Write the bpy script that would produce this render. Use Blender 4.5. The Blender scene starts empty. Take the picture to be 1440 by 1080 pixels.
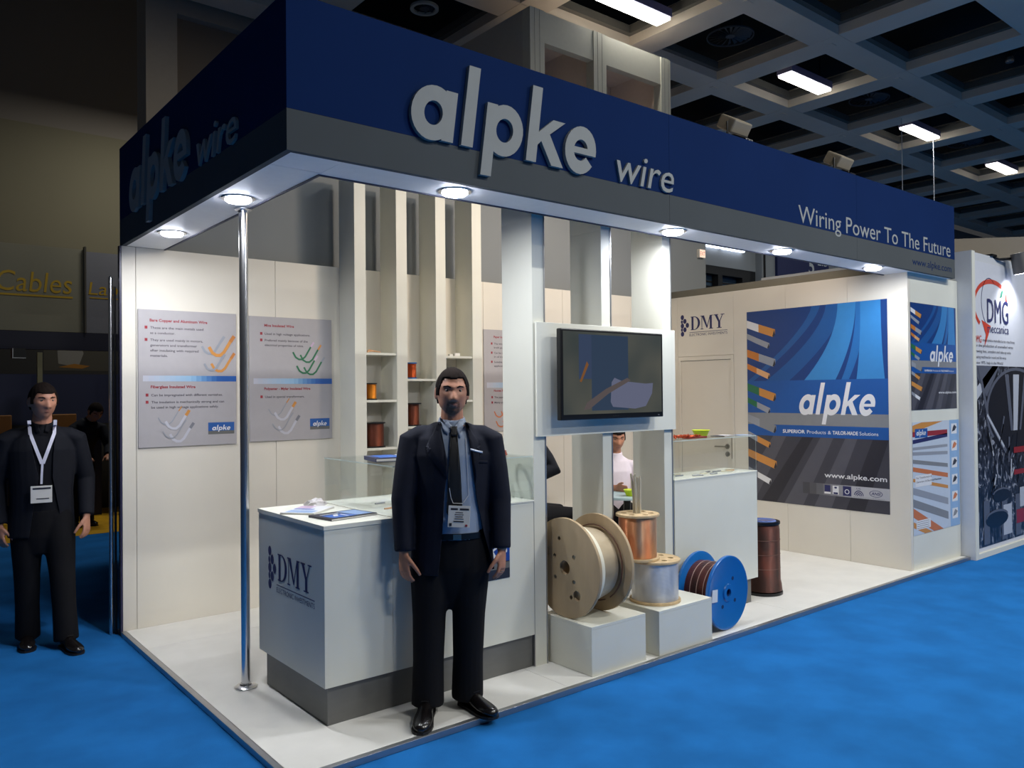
import bpy, bmesh, math, random
from mathutils import Vector, Matrix
from mathutils.bvhtree import BVHTree
random.seed(7)
S = bpy.context.scene
COL = S.collection
PI = math.pi

# ------------------------------------------------------------------ camera
cam_d = bpy.data.cameras.new('camera'); cam = bpy.data.objects.new('camera', cam_d); COL.objects.link(cam)
cam_d.sensor_fit = 'HORIZONTAL'; cam_d.sensor_width = 36.0; cam_d.lens = 28.204; cam_d.clip_start = 0.05; cam_d.clip_end = 200
_r = Vector((0.7752, -0.6317, -0.0093)); _u = Vector((0.0005, -0.0142, 0.9999)); _f = Vector((0.6318, 0.7751, 0.0107))
cam.matrix_world = Matrix(((_r.x, _u.x, -_f.x, -1.3783), (_r.y, _u.y, -_f.y, -3.1547), (_r.z, _u.z, -_f.z, 1.5828), (0, 0, 0, 1)))
S.camera = cam

# ------------------------------------------------------------------ colour management
S.view_settings.view_transform = 'Standard'; S.view_settings.look = 'None'
S.view_settings.gamma = 1.0; S.view_settings.use_curve_mapping = False
S.view_settings.exposure = 0.0
S.cycles.max_bounces = 8; S.cycles.transparent_max_bounces = 16; S.cycles.sample_clamp_indirect = 6.0
S.cycles.caustics_reflective = False; S.cycles.caustics_refractive = False

# ------------------------------------------------------------------ world: dim haze of a large hall
W = bpy.data.worlds.new('hall_air'); S.world = W; W.use_nodes = True
W.node_tree.nodes['Background'].inputs[0].default_value = (0.92, 0.95, 1.0, 1)
W.node_tree.nodes['Background'].inputs[1].default_value = 0.035

def area(name, loc, size, power, col=(1, 1, 1), rot=(0, 0, 0), sizey=None, spread=PI):
    d = bpy.data.lights.new(name, 'AREA'); d.energy = power; d.color = col; d.size = size; d.spread = spread
    if sizey: d.shape = 'RECTANGLE'; d.size_y = sizey
    o = bpy.data.objects.new(name, d); o.location = loc; o.rotation_euler = rot; COL.objects.link(o); return o
def spot(name, loc, power, col, ang, blend=.5, rot=(0, 0, 0), r=.05):
    d = bpy.data.lights.new(name, 'SPOT'); d.energy = power; d.color = col; d.spot_size = ang; d.spot_blend = blend; d.shadow_soft_size = r
    o = bpy.data.objects.new(name, d); o.location = loc; o.rotation_euler = rot; COL.objects.link(o); return o
def aim(v): return Vector(v).to_track_quat('-Z', 'Y').to_euler()

COOL = (0.93, 0.96, 1.0); WARM = (1.0, 0.83, 0.66)
# hall ceiling luminaires (the fixtures are built under the ceiling; rows continue behind the viewer; the last is a fill added for the far left bay)
for i, (x, y, pw) in enumerate([(5.57, 3.07, 8), (9.21, 3.07, 45), (12.85, 3.07, 45), (16.49, 3.07, 45),
                             (1.93, -4.21, 130), (5.57, -4.21, 235), (9.21, -4.21, 100), (1.93, -7.85, 50), (5.57, -7.85, 150), (9.21, -7.85, 70),
                             (2.1, 7.9, 80)]):
    area('hall_light', (x, y, 5.9), 1.1, pw, (1.0, 1.0, .95), sizey=.2)
# recessed downlights of the stand soffit
DOWN = [(0.145, 0.94), (0.14, 2.05), (0.955, 0.15), (2.64, 0.14), (3.85, 0.125), (5.2, 0.125)]
for (x, y), pw in zip(DOWN, (18, 11, 14, 11, 8, 9)):
    area('downlight_lamp', (x, y, 2.572), .12, pw, COOL).data.shape = 'DISK'
# two flood lamps standing on the fascia and aimed into the stand
for x in (3.28, 4.66):
    spot('flood_lamp', (x, .22, 3.42), 145 if x < 4 else 92, WARM, math.radians(125), .5, aim((-.45 if x < 4 else .1, 1.5, -1.15)), .2)

# ------------------------------------------------------------------ materials
def lin(c):
    return tuple(((x / 255) / 12.92 if x / 255 <= .04045 else ((x / 255 + .055) / 1.055) ** 2.4) for x in c) + (1,)
_mc = {}
def mat(name, rgb, rough=.6, metal=0., var=0., vscale=20., bump=0., bscale=200., spec=.5, stretch=(1, 1, 1), emit=0., coat=0., rgb2=None):
    if name in _mc: return _mc[name]
    m = bpy.data.materials.new(name); m.use_nodes = True; nt = m.node_tree; b = nt.nodes['Principled BSDF']
    c = lin(rgb); b.inputs['Base Color'].default_value = c; b.inputs['Roughness'].default_value = rough
    b.inputs['Metallic'].default_value = metal; b.inputs['Specular IOR Level'].default_value = spec
    if coat: b.inputs['Coat Weight'].default_value = coat
    if emit:
        b.inputs['Emission Color'].default_value = c; b.inputs['Emission Strength'].default_value = emit
    tc = nt.nodes.new('ShaderNodeTexCoord'); mp = nt.nodes.new('ShaderNodeMapping'); mp.inputs['Scale'].default_value = stretch
    nt.links.new(tc.outputs['Object'], mp.inputs['Vector'])
    n = nt.nodes.new('ShaderNodeTexNoise'); n.inputs['Scale'].default_value = vscale; n.inputs['Detail'].default_value = 5
    nt.links.new(mp.outputs[0], n.inputs['Vector'])
    r = nt.nodes.new('ShaderNodeValToRGB'); v = max(var, .015)
    c2 = lin(rgb2) if rgb2 else tuple(min(1, x * (1 + v)) for x in c[:3]) + (1,)
    r.color_ramp.elements[0].position = .35; r.color_ramp.elements[1].position = .65
    r.color_ramp.elements[0].color = tuple(x * (1 - v) for x in c[:3]) + (1,); r.color_ramp.elements[1].color = c2
    nt.links.new(n.outputs['Fac'], r.inputs['Fac']); nt.links.new(r.outputs['Color'], b.inputs['Base Color'])
    if bump:
        n2 = nt.nodes.new('ShaderNodeTexNoise'); n2.inputs['Scale'].default_value = bscale; n2.inputs['Detail'].default_value = 3
        nt.links.new(mp.outputs[0], n2.inputs['Vector'])
        bp = nt.nodes.new('ShaderNodeBump'); bp.inputs['Strength'].default_value = bump; bp.inputs['Distance'].default_value = .004
        nt.links.new(n2.outputs['Fac'], bp.inputs['Height']); nt.links.new(bp.outputs[0], b.inputs['Normal'])
    _mc[name] = m; return m
def glow(name, rgb, k):
    if name in _mc: return _mc[name]
    m = bpy.data.materials.new(name); m.use_nodes = True; nt = m.node_tree; nt.nodes.remove(nt.nodes['Principled BSDF'])
    e = nt.nodes.new('ShaderNodeEmission'); e.inputs[0].default_value = lin(rgb); e.inputs[1].default_value = k
    nt.links.new(e.outputs[0], nt.nodes['Material Output'].inputs[0]); _mc[name] = m; return m
def glass(name, tint=(.975, .988, .984)):
    if name in _mc: return _mc[name]
    m = bpy.data.materials.new(name); m.use_nodes = True; nt = m.node_tree; nt.nodes.remove(nt.nodes['Principled BSDF'])
    t = nt.nodes.new('ShaderNodeBsdfTransparent'); t.inputs[0].default_value = tint + (1,)
    g = nt.nodes.new('ShaderNodeBsdfGlossy'); g.inputs['Roughness'].default_value = .02
    f = nt.nodes.new('ShaderNodeLayerWeight'); f.inputs[0].default_value = .05
    mx = nt.nodes.new('ShaderNodeMixShader'); nt.links.new(f.outputs['Facing'], mx.inputs[0])
    nt.links.new(t.outputs[0], mx.inputs[1]); nt.links.new(g.outputs[0], mx.inputs[2])
    nt.links.new(mx.outputs[0], nt.nodes['Material Output'].inputs[0]); _mc[name] = m; return m
def banded(name, ca, cb, axis=2, scale=90., rough=.3, metal=.8, noise=.25, bump=.4, cc=None):
    """wound wire: fine rings around the axis with patchy colour"""
    if name in _mc: return _mc[name]
    m = bpy.data.materials.new(name); m.use_nodes = True; nt = m.node_tree; b = nt.nodes['Principled BSDF']
    tc = nt.nodes.new('ShaderNodeTexCoord'); w = nt.nodes.new('ShaderNodeTexWave'); w.bands_direction = 'XYZ'[axis]
    w.inputs['Scale'].default_value = scale; w.inputs['Distortion'].default_value = .4; nt.links.new(tc.outputs['Object'], w.inputs['Vector'])
    n = nt.nodes.new('ShaderNodeTexNoise'); n.inputs['Scale'].default_value = 9; nt.links.new(tc.outputs['Object'], n.inputs['Vector'])
    mp = nt.nodes.new('ShaderNodeMapping'); mp.inputs['Scale'].default_value = tuple(1 if i != axis else .35 for i in range(3))
    nt.links.new(tc.outputs['Object'], mp.inputs[0]); nt.links.new(mp.outputs[0], n.inputs['Vector'])
    r = nt.nodes.new('ShaderNodeValToRGB'); r.color_ramp.elements[0].position = .5 - noise; r.color_ramp.elements[1].position = .5 + noise
    r.color_ramp.elements[0].color = lin(ca); r.color_ramp.elements[1].color = lin(cb); nt.links.new(n.outputs['Fac'], r.inputs['Fac'])
    nt.links.new(r.outputs[0], b.inputs['Base Color']); b.inputs['Roughness'].default_value = rough; b.inputs['Metallic'].default_value = metal
    bp = nt.nodes.new('ShaderNodeBump'); bp.inputs['Strength'].default_value = bump; bp.inputs['Distance'].default_value = .003
    nt.links.new(w.outputs['Fac'], bp.inputs['Height']); nt.links.new(bp.outputs[0], b.inputs['Normal'])
    _mc[name] = m; return m

M_white = mat('white_laminate', (224, 223, 211), .45, var=.02, vscale=3, bump=.05, bscale=60)
M_wall = mat('wall_laminate', (222, 216, 204), .55, var=.02, vscale=2, bump=.04, bscale=50)
M_floorp = mat('platform_laminate', (226, 224, 219), .35, var=.04, vscale=4)
M_alu = mat('aluminium', (175, 176, 180), .35, .9)
M_chrome = mat('chrome', (215, 215, 218), .24, 1.)
M_steel = mat('brushed_steel', (150, 148, 140), .35, 1., var=.1, vscale=40, stretch=(1, 1, .1))
M_base = mat('plinth_grey', (104, 104, 102), .4, var=.04, vscale=8, stretch=(1, 1, 4))
M_soffit = mat('soffit_white', (236, 236, 236), .5)
M_blue = mat('fascia_blue', (14, 40, 86), .9, var=.03, vscale=2, spec=.12)
M_grey = mat('fascia_grey', (84, 88, 90), .9, var=.03, vscale=2, spec=.12)
M_letter = mat('letter_grey_white', (160, 162, 160), .8, spec=.15)
M_black = mat('black_plastic', (12, 12, 14), .35)
M_gap = mat('shadow_gap_black', (20, 20, 22), .9)
M_navy = mat('print_navy', (34, 38, 92), .6)
M_pboard = mat('poster_board', (170, 166, 169), .5, var=.01)
M_carpet = mat('carpet_blue', (31, 106, 176), .95, var=.12, vscale=3, bump=.6, bscale=420, spec=.1)
M_hallgrey = mat('hall_grey', (134, 138, 140), .85, var=.03, vscale=.6)
M_halldark = mat('hall_dark', (120, 112, 102), .9, var=.05, vscale=.4)
M_beige = mat('hall_beige', (108, 102, 82), .9, var=.04, vscale=.5)
M_yellow = mat('carpet_yellow', (200, 150, 10), .95, var=.1, vscale=5, bump=.5, bscale=300)
M_wood = mat('plywood', (180, 156, 122), .6, var=.12, vscale=7, stretch=(1, 1, .25), bump=.1, bscale=60)
M_ply = mat('pressboard', (204, 178, 138), .7, var=.14, vscale=25)
M_bluep = mat('blue_plastic', (18, 100, 176), .3, coat=.3)

# ------------------------------------------------------------------ building helpers
def tag(o, label=None, cat=None, group=None, kind=None):
    if label: o['label'] = label
    if cat: o['category'] = cat
    if group: o['group'] = group
    if kind: o['kind'] = kind
    return o
def empty(name, loc, label=None, cat=None, group=None, kind=None, rz=0.):
    o = bpy.data.objects.new(name, None); o.empty_display_size = .1; o.location = loc; o.rotation_euler = (0, 0, rz); COL.objects.link(o)
    return tag(o, label, cat, group, kind)
def wmat(o):
    m = Matrix.LocRotScale(o.location, o.rotation_euler, o.scale)
    return wmat(o.parent) @ m if o.parent else m
def build(name, bm, m, parent=None, local=False, origin=None, smooth=False, kind=None, label=None, cat=None, group=None):
    """link one bmesh as one object. Coordinates are world ones unless local=True"""
    me = bpy.data.meshes.new(name)
    if parent is not None and not local: bmesh.ops.transform(bm, matrix=wmat(parent).inverted(), verts=bm.verts)
    if origin is not None: bmesh.ops.translate(bm, verts=bm.verts, vec=-Vector(origin))
    bmesh.ops.recalc_face_normals(bm, faces=bm.faces)
    bm.to_mesh(me); bm.free()
    for x in (m if isinstance(m, (list, tuple)) else [m]): me.materials.append(x)
    if smooth:
        for p in me.polygons: p.use_smooth = True
        if smooth != 'all': me.set_sharp_from_angle(angle=math.radians(35))
    o = bpy.data.objects.new(name, me); COL.objects.link(o)
    if parent is not None: o.parent = parent
    if origin is not None: o.location = origin
    return tag(o, label, cat, group, kind)
def B(): return bmesh.new()
def box(bm, x0, x1, y0, y1, z0, z1, bev=0.):
    r = bmesh.ops.create_cube(bm, size=1.)
    vs = r['verts']
    bmesh.ops.scale(bm, verts=vs, vec=(abs(x1 - x0), abs(y1 - y0), abs(z1 - z0)))
    bmesh.ops.translate(bm, verts=vs, vec=((x0 + x1) / 2, (y0 + y1) / 2, (z0 + z1) / 2))
    if bev:
        es = list({e for v in vs for e in v.link_edges}); bmesh.ops.bevel(bm, geom=es, offset=bev, segments=2, affect='EDGES', profile=.5)
    return bm
def bx(x0, x1, y0, y1, z0, z1, bev=0.): return box(B(), x0, x1, y0, y1, z0, z1, bev)
def frame_of(d):
    d = Vector(d).normalized(); a = Vector((0, 0, 1)) if abs(d.z) < .9 else Vector((1, 0, 0))
    u = d.cross(a).normalized(); return u, d.cross(u).normalized()
def tube(bm, pts, rad, n=10, cap=True, flat=None, up=None):
    """tube along pts; rad number or list; flat=(su,sv) scales the section"""
    pts = [Vector(p) for p in pts]; N = len(pts)
    rad = rad if isinstance(rad, (list, tuple)) else [rad] * N
    rings = []; pu = Vector(up) if up is not None else None
    for i, p in enumerate(pts):
        d = (pts[min(i + 1, N - 1)] - pts[max(i - 1, 0)])
        if d.length < 1e-9: d = Vector((0, 0, 1))
        d.normalize()
        if pu is None: u, v = frame_of(d)
        else:
            u = (pu - d * pu.dot(d)); u = u.normalized() if u.length > 1e-6 else frame_of(d)[0]; v = d.cross(u)
        pu = u if up is None else pu
        su, sv = flat if flat else (1, 1)
        rr = rad[i]; ru, rv = (rr if isinstance(rr, tuple) else (rr, rr))
        rings.append([bm.verts.new(p + u * (math.cos(2 * PI * k / n) * ru * su) + v * (math.sin(2 * PI * k / n) * rv * sv)) for k in range(n)])
    for a, b in zip(rings, rings[1:]):
        for k in range(n): bm.faces.new((a[k], a[(k + 1) % n], b[(k + 1) % n], b[k]))
    if cap: bm.faces.new(rings[0][::-1]); bm.faces.new(rings[-1])
    return bm
def lathe(bm, prof, c=(0, 0, 0), axis=(0, 0, 1), n=40, closed=False):
    """prof: list of (r, h) along axis from c; closed joins last to first (ring body)"""
    c = Vector(c); ax = Vector(axis).normalized(); u, v = frame_of(ax); rings = []
    for r, h in prof:
        if r < 1e-6: rings.append([bm.verts.new(c + ax * h)]); continue
        rings.append([bm.verts.new(c + ax * h + u * (math.cos(2 * PI * k / n) * r) + v * (math.sin(2 * PI * k / n) * r)) for k in range(n)])
    prs = list(zip(rings, rings[1:])) + ([(rings[-1], rings[0])] if closed else [])
    for a, b in prs:
        for k in range(n):
            k2 = (k + 1) % n
            if len(a) == 1 and len(b) == 1: continue
            if len(a) == 1: bm.faces.new((a[0], b[k2], b[k]))
            elif len(b) == 1: bm.faces.new((a[k], a[k2], b[0]))
            else: bm.faces.new((a[k], a[k2], b[k2], b[k]))
    return bm
def disc(bm, c, r, h, axis=(0, 0, 1), n=32): return lathe(bm, [(0, 0), (r, 0), (r, h), (0, h)], c, axis, n)
def prism(bm, pts, d):
    """closed polygon pts (Vectors) pushed by vector d"""
    a = [bm.verts.new(Vector(p)) for p in pts]; b = [bm.verts.new(Vector(p) + Vector(d)) for p in pts]; n = len(a)
    bm.faces.new(a[::-1]); bm.faces.new(b)
    for k in range(n): bm.faces.new((a[k], a[(k + 1) % n], b[(k + 1) % n], b[k]))
    return bm
_dg = None
def text_mesh(body, shear=0., bold=0., space=1., align='LEFT', res=3):
    cu = bpy.data.curves.new('t', 'FONT'); cu.body = body; cu.shear = shear; cu.offset = bold; cu.space_character = space
    cu.align_x = align; cu.resolution_u = res; cu.fill_mode = 'FRONT'
    o = bpy.data.objects.new('t', cu); COL.objects.link(o)
    dg = bpy.context.evaluated_depsgraph_get(); me = bpy.data.meshes.new_from_object(o.evaluated_get(dg))
    bpy.data.objects.remove(o); bpy.data.curves.remove(cu); return me

# 'alpke' lettering, in units of the x-height
def ring_polys(cx, cy, ox, oy, ix, iy, a0=0., a1=2 * PI, n=28):
    out = []
    for k in range(n):
        t0 = a0 + (a1 - a0) * k / n; t1 = a0 + (a1 - a0) * (k + 1) / n
        out.append([(cx + ox * math.cos(t0), cy + oy * math.sin(t0)), (cx + ox * math.cos(t1), cy + oy * math.sin(t1)),
                    (cx + ix * math.cos(t1), cy + iy * math.sin(t1)), (cx + ix * math.cos(t0), cy + iy * math.sin(t0))])
    return out
def glyphs():
    g = {}
    g['a'] = ring_polys(.49, .5, .5, .54, .21, .24) + [[(.73, 0), (1., 0), (1., 1.0), (.73, 1.0)]]
    g['l'] = [[(1.2, 0), (1.48, 0), (1.48, 1.63), (1.2, 1.63)]]
    g['p'] = ring_polys(2.235, .5, .485, .54, .22, .25) + [[(1.735, -.5), (2.0, -.5), (2.0, 1.0), (1.735, 1.0)]]
    g['k'] = [[(2.865, 0), (3.14, 0), (3.14, 1.63), (2.865, 1.63)], [(3.14, .38), (3.27, .52), (3.87, 1.0), (3.52, 1.0), (3.14, .66)],
              [(3.22, .50), (3.44, .69), (3.92, 0), (3.58, 0)]]
    g['e'] = ring_polys(4.4, .5, .47, .54, .21, .24, 0, 2 * PI - .62, 26) + [[(4.15, .42), (4.87, .42), (4.87, .56), (4.15, .56)]]
    return g
GL = glyphs()
def alpke(bm, O, U, V, x, y, s, w=1., shear=.14, depth=None, only=None, extra=0.):
    """depth None -> flat print. O,U,V plane; x,y start in metres; s x-height"""
    for ch, pl in GL.items():
        if only and ch != only: continue
        Nn = Vector(depth).normalized() if depth else V.cross(U).normalized() * -1
        for j, q in enumerate(pl):
            lift = (.0012 if depth else .00012) * (0 if len(pl) > 20 and j < len(pl) - 1 else (1 + j % 3))
            pts = [O + Nn * lift + U * (x + (a * w + shear * b) * s) + V * (y + b * s) for a, b in q]
            if depth: prism(bm, pts, depth)
            else: bm.faces.new([bm.verts.new(p) for p in pts])
    return bm

class Art:
    """flat printing on a surface: every colour becomes one thin child mesh"""
    def __init__(s, O, U, V, N): s.O, s.U, s.V, s.N = Vector(O), Vector(U), Vector(V), Vector(N); s.d = {}; s.L = .0004; s.u = 0
    def bm(s, name, m):
        k = (name, m.name, s.u)
        if k not in s.d: s.d[k] = (B(), m)
        return s.d[k][0]
    def P(s, x, y, L=1): return s.O + s.U * x + s.V * y + s.N * (s.L * L)
    def poly(s, name, m, pts, L=1):
        bm = s.bm(name, m); bm.faces.new([bm.verts.new(s.P(x, y, L)) for x, y in pts])
    def rect(s, name, m, x0, y0, x1, y1, L=1):
        s.u += 1; s.poly(name, m, [(x0, y0), (x1, y0), (x1, y1), (x0, y1)], L)
    def quads(s, name, m, ql, x, y, sx, sy, L=1, shear=0.):
        s.u += 1
        for j, q in enumerate(ql): s.poly(name, m, [(x + a * sx + b * shear, y + b * sy) for a, b in q], L + (.35 * (j % 4) if len(ql) < 14 else (0 if j > 2 else .35 * (1 + j))))
    def line(s, name, m, pts, w, L=1):
        s.u += 1
        for i_, ((x0, y0), (x1, y1)) in enumerate(zip(pts, pts[1:])):
            L += .25 if i_ else 0; d = math.hypot(x1 - x0, y1 - y0) or 1; nx, ny = -(y1 - y0) / d * w / 2, (x1 - x0) / d * w / 2
            e = w * .25; ex, ey = (x1 - x0) / d * e, (y1 - y0) / d * e
            s.poly(name, m, [(x0 - ex + nx, y0 - ey + ny), (x0 - ex - nx, y0 - ey - ny), (x1 + ex - nx, y1 + ey - ny), (x1 + ex + nx, y1 + ey + ny)], L)
    def text(s, name, m, body, x, y, w=None, h=None, L=2, shear=0., bold=0., depth=0.):
        """lower left baseline at x,y; w = width of the line, h = cap height"""
        me = text_mesh(body, shear, bold); xs = [v.co.x for v in me.vertices]
        x0, x1 = min(xs), max(xs); caph = .7; sy = (h / caph) if h else None
        sx = (w / (x1 - x0)) if w else sy
        if sy is None: sy = sx
        s.u += 1; bm = s.bm(name, m); vs = [bm.verts.new(s.P(x + (v.co.x - x0) * sx, y + v.co.y * sy, L)) for v in me.vertices]
        for p in me.polygons:
            f = [vs[i] for i in p.vertices]
            if len(set(f)) > 2:
                try: bm.faces.new(f)
                except ValueError: pass
        bpy.data.meshes.remove(me)
    def alpke(s, name, m, x, y, w, h, L=2, shear=.2):
        s.u += 1; bm = s.bm(name, m); alpke(bm, s.O + s.N * (s.L * L), s.U, s.V, x, y, h, (w / h - 1.0 * shear) / 4.87, shear)
    def done(s, parent):
        out = []
        for (name, _, _), (bm, m) in s.d.items():
            me = bpy.data.meshes.new(name); bmesh.ops.transform(bm, matrix=wmat(parent).inverted(), verts=bm.verts)
            bm.to_mesh(me); bm.free(); me.materials.append(m)
            o = bpy.data.objects.new(name, me); COL.objects.link(o); o.parent = parent; out.append(o)
        return out
X, Y, Z = Vector((1, 0, 0)), Vector((0, 1, 0)), Vector((0, 0, 1))
# ================================================================== THE SETTING
# hall floor
build('floor', bx(-12, 30, -9, 7.25, -.33, -.03), M_carpet, origin=(0, 0, -.03), kind='structure', label='bright blue exhibition carpet around the white stand')
build('floor', bx(-12, 30, 7.25, 22, -.33, -.028), M_yellow, origin=(0, 7.3, -.03), kind='structure', label='yellow carpet strip beyond the walking man at far left')
# stand platform of separate floor panels with open joints
plat = empty('platform', (0, 0, 0), kind='structure', label='low white platform the stand is built on')
xs = [0.02, 1.577, 3.82, 6.52]; ys = [.02, 2.215, 3.2]
for i in range(3):
    for j in range(2):
        if j == 1 and i > 2: continue
        y1 = ys[j + 1] if j == 0 else 2.80
        build('floor_panel', bx(xs[i] + .0015, xs[i + 1] - .0015, ys[j] + .0015, y1, -.028, 0, .001), M_floorp, plat)
build('edge_trim', bx(-.012, 6.72, -.012, .0195, -.03, .001, .002), M_alu, plat)
build('edge_trim', bx(-.012, .0195, .02, 2.79, -.03, .001, .002), M_alu, plat)
build('floor_panel', bx(6.5215, 6.70, .0215, 2.8, -.028, 0, .001), M_floorp, plat)

def panel_wall(name, label, splits, fn, z0, z1, m=M_wall):
    w = empty(name, (fn(splits[0], splits[0])[0], fn(splits[0], splits[0])[2], 0), kind='structure', label=label)
    for a, b in zip(splits, splits[1:]):
        x0, x1, y0, y1 = fn(a + .0012, b - .0012); build('wall_panel', bx(x0, x1, y0, y1, z0, z1, .0015), m, w)
    return w
wb = panel_wall('wall_back', 'cream white back wall of the stand behind the posters and shelves', [.0, .09, 1.08, 2.07, 3.06, 4.05, 5.04, 5.70],
                lambda a, b: (a, b, 2.70, 2.745), 0, 2.6)
wr = panel_wall('wall_right', 'white side wall of the stand holding the large blue poster', [.07, .62, 1.26], lambda a, b: (5.70, 5.745, a, b), 0, 2.62)
for a, b in ((1.26, 1.865), (2.60, 2.70)): build('wall_panel', bx(5.70, 5.745, a + .0012, b - .0012, 0, 2.62, .0015), M_wall, wr)
build('wall_panel', bx(5.70, 5.745, 1.866, 2.599, 1.96, 2.62, .0015), M_wall, wr)
# door in that wall
dr = empty('door_1', (5.70, 1.9, 0), kind='structure', label='white door with steel lever handle in the side wall of the stand')
build('door_leaf', bx(5.708, 5.745, 1.905, 2.56, .01, 1.91, .002), M_wall, dr)
build('door_frame', box(box(bx(5.697, 5.745, 1.868, 1.902, 0, 1.958), 5.697, 5.745, 2.563, 2.597, 0, 1.958), 5.697, 5.745, 1.903, 2.562, 1.915, 1.958), M_wall, dr)
h = build('door_handle', tube(disc(B(), (5.708, 1.96, .995), .026, -.009, (1, 0, 0), 20), [(5.70, 1.96, .995), (5.668, 1.96, .995), (5.664, 1.975, .995), (5.664, 2.09, .992)], .009, 10), M_steel, dr, smooth=True)
build('lock_rosette', disc(disc(B(), (5.708, 1.96, .915), .026, -.009, (1, 0, 0), 20), (5.698, 1.96, .915), .008, -.004, (1, 0, 0), 12), M_steel, dr, smooth=True)
build('lock_plate', bx(5.694, 5.699, 1.895, 1.903, .87, 1.09), M_steel, dr)
# front return at the right end of the stand, and top cap of the side wall
fr = empty('wall_front', (5.7, .07, 0), kind='structure', label='narrow white front wall at the right end of the stand')
build('wall_panel', bx(5.7455, 6.715, .07, .115, 0, 2.6, .0015), M_white, fr)
build('trim_1', bx(5.75, 5.82, .12, 2.8, 2.55, 2.70), mat('cap_grey', (120, 116, 104), .8), origin=(5.75, .12, 2.55), kind='structure')

# fascia: boards, soffit
fa = empty('fascia', (0, 0, 2.6), 'long blue and grey fascia band with raised white lettering over the stand', 'fascia')
for a, b in ((0, 2.44), (2.44, 4.7), (4.7, 6.5)):
    build('blue_board', bx(a + (.001 if a else 0), b - .001, 0, .03, 2.7755, 3.265), M_blue, fa)
    build('grey_board', bx(a + (.001 if a else 0), b - .001, 0, .03, 2.6, 2.7745), M_grey, fa)
build('blue_board', bx(0, .03, .0305, 2.74, 2.7755, 3.265), M_blue, fa)
build('grey_board', bx(0, .03, .0305, 2.74, 2.6, 2.7745), M_grey, fa)
build('blue_board', bx(6.47, 6.4995, .0305, .6, 2.7755, 3.265), M_blue, fa)
build('soffit_board', bx(.031, .272, .031, .249, 2.601, 2.635), M_soffit, fa)
build('soffit_board', bx(.274, 2.43, .031, .272, 2.601, 2.635), M_soffit, fa)
build('soffit_board', bx(2.433, 4.7, .031, .272, 2.601, 2.635), M_soffit, fa)
build('soffit_board', bx(4.703, 6.49, .031, .272, 2.601, 2.635), M_soffit, fa)
build('soffit_board', bx(.031, .272, .253, 2.695, 2.601, 2.635), M_soffit, fa)
build('inner_board', bx(.272, 6.46, .2725, .285, 2.595, 3.2), mat('inner_board_dark', (60, 62, 78), .7), fa)
build('inner_board', bx(.2725, .285, .286, 2.695, 2.595, 3.2), mat('inner_board_dark', (60, 62, 78), .7), fa)
# raised letters on the front and the side
def solid_letter(ch, O, U, V, x, y, s, w, shear, depth):
    P_ = lambda a, b: O + U * (x + (a * w + shear * b) * s) + V * (y + b * s)
    parts = []; pl = GL[ch]
    if ch in 'ap':
        n = len(pl) - 1; bm = B(); outer = [pl[k][0] for k in range(n)]; inner = [pl[k][3] for k in range(n)]
        L = [[bm.verts.new(P_(*q) + d_) for q in ring] for d_ in (Vector((0, 0, 0)), depth) for ring in (outer, inner)]
        for k in range(n):
            k2 = (k + 1) % n
            for a, b in ((0, 1), (1, 3), (3, 2), (2, 0)): bm.faces.new((L[a][k], L[a][k2], L[b][k2], L[b][k]))
        parts.append(bm); rest = pl[-1:]
    elif ch == 'e':
        n = len(pl) - 1; ring = [pl[0][0]] + [pl[k][1] for k in range(n)] + [pl[n - 1][2]] + [pl[k][3] for k in range(n - 1, -1, -1)]
        parts.append(prism(B(), [P_(*q) for q in ring], depth)); rest = pl[-1:]
    else: parts.append(prism(B(), [P_(*q) for q in pl[0]], depth)); rest = pl[1:]
    o = build('letter', parts[0], M_letter, fa)
    for q in rest:
        c_ = build('cutter', prism(B(), [P_(*t_) - depth * .0 for t_ in q], depth), M_letter, fa)
        md = o.modifiers.new('b', 'BOOLEAN'); md.object = c_; md.operation = 'UNION'; md.solver = 'EXACT'
        me = bpy.data.meshes.new_from_object(o.evaluated_get(bpy.context.evaluated_depsgraph_get())); o.modifiers.clear(); o.data = me; bpy.data.objects.remove(c_)
for ch in 'alpke':
    solid_letter(ch, Vector((0, -.001, 0)), X, Z, .578, 2.777, .245, 1., .14, Vector((0, -.022, 0)))
    solid_letter(ch, Vector((-.001, 0, 0)), -Y, Z, -2.415, 2.765, .252, .945, .14, Vector((-.022, 0, 0)))
def solid_text(body, O, U, V, w, h, depth, m, parent, name='letters', shear=0., bold=0., sx=None):
    me = text_mesh(body, shear, bold); xs = [v.co.x for v in me.vertices]; x0, x1 = min(xs), max(xs); k = w / (x1 - x0); ky = h / .7
    bm = B(); bm.from_mesh(me); bpy.data.meshes.remove(me)
    bmesh.ops.remove_doubles(bm, verts=bm.verts, dist=1e-5)
    for v in bm.verts: v.co = O + U * ((v.co.x - x0) * k) + V * (v.co.y * ky)
    r = bmesh.ops.extrude_face_region(bm, geom=list(bm.faces))
    bmesh.ops.translate(bm, verts=[v for v in r['geom'] if isinstance(v, bmesh.types.BMVert)], vec=depth)
    return build(name, bm, m, parent)
solid_text('wire', Vector((1.965, -.001, 2.782)), X, Z, .50, .185, (0, -.014, 0), M_letter, fa, shear=.22)
solid_text('wire', Vector((-.001, 1.10, 2.772)), -Y, Z, .565, .18, (-.014, 0, 0), M_letter, fa, shear=.22)
fart = Art((0, 0, 0), X, Z, -Y)
fart.text('printed_text', M_letter, 'Wiring Power To The Future', 3.865, 2.79, 2.54, .128, L=3)
fart.text('printed_text', M_blue, 'www.alpke.com', 5.64, 2.652, .78, .062, L=3)
fart.done(fa)

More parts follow.
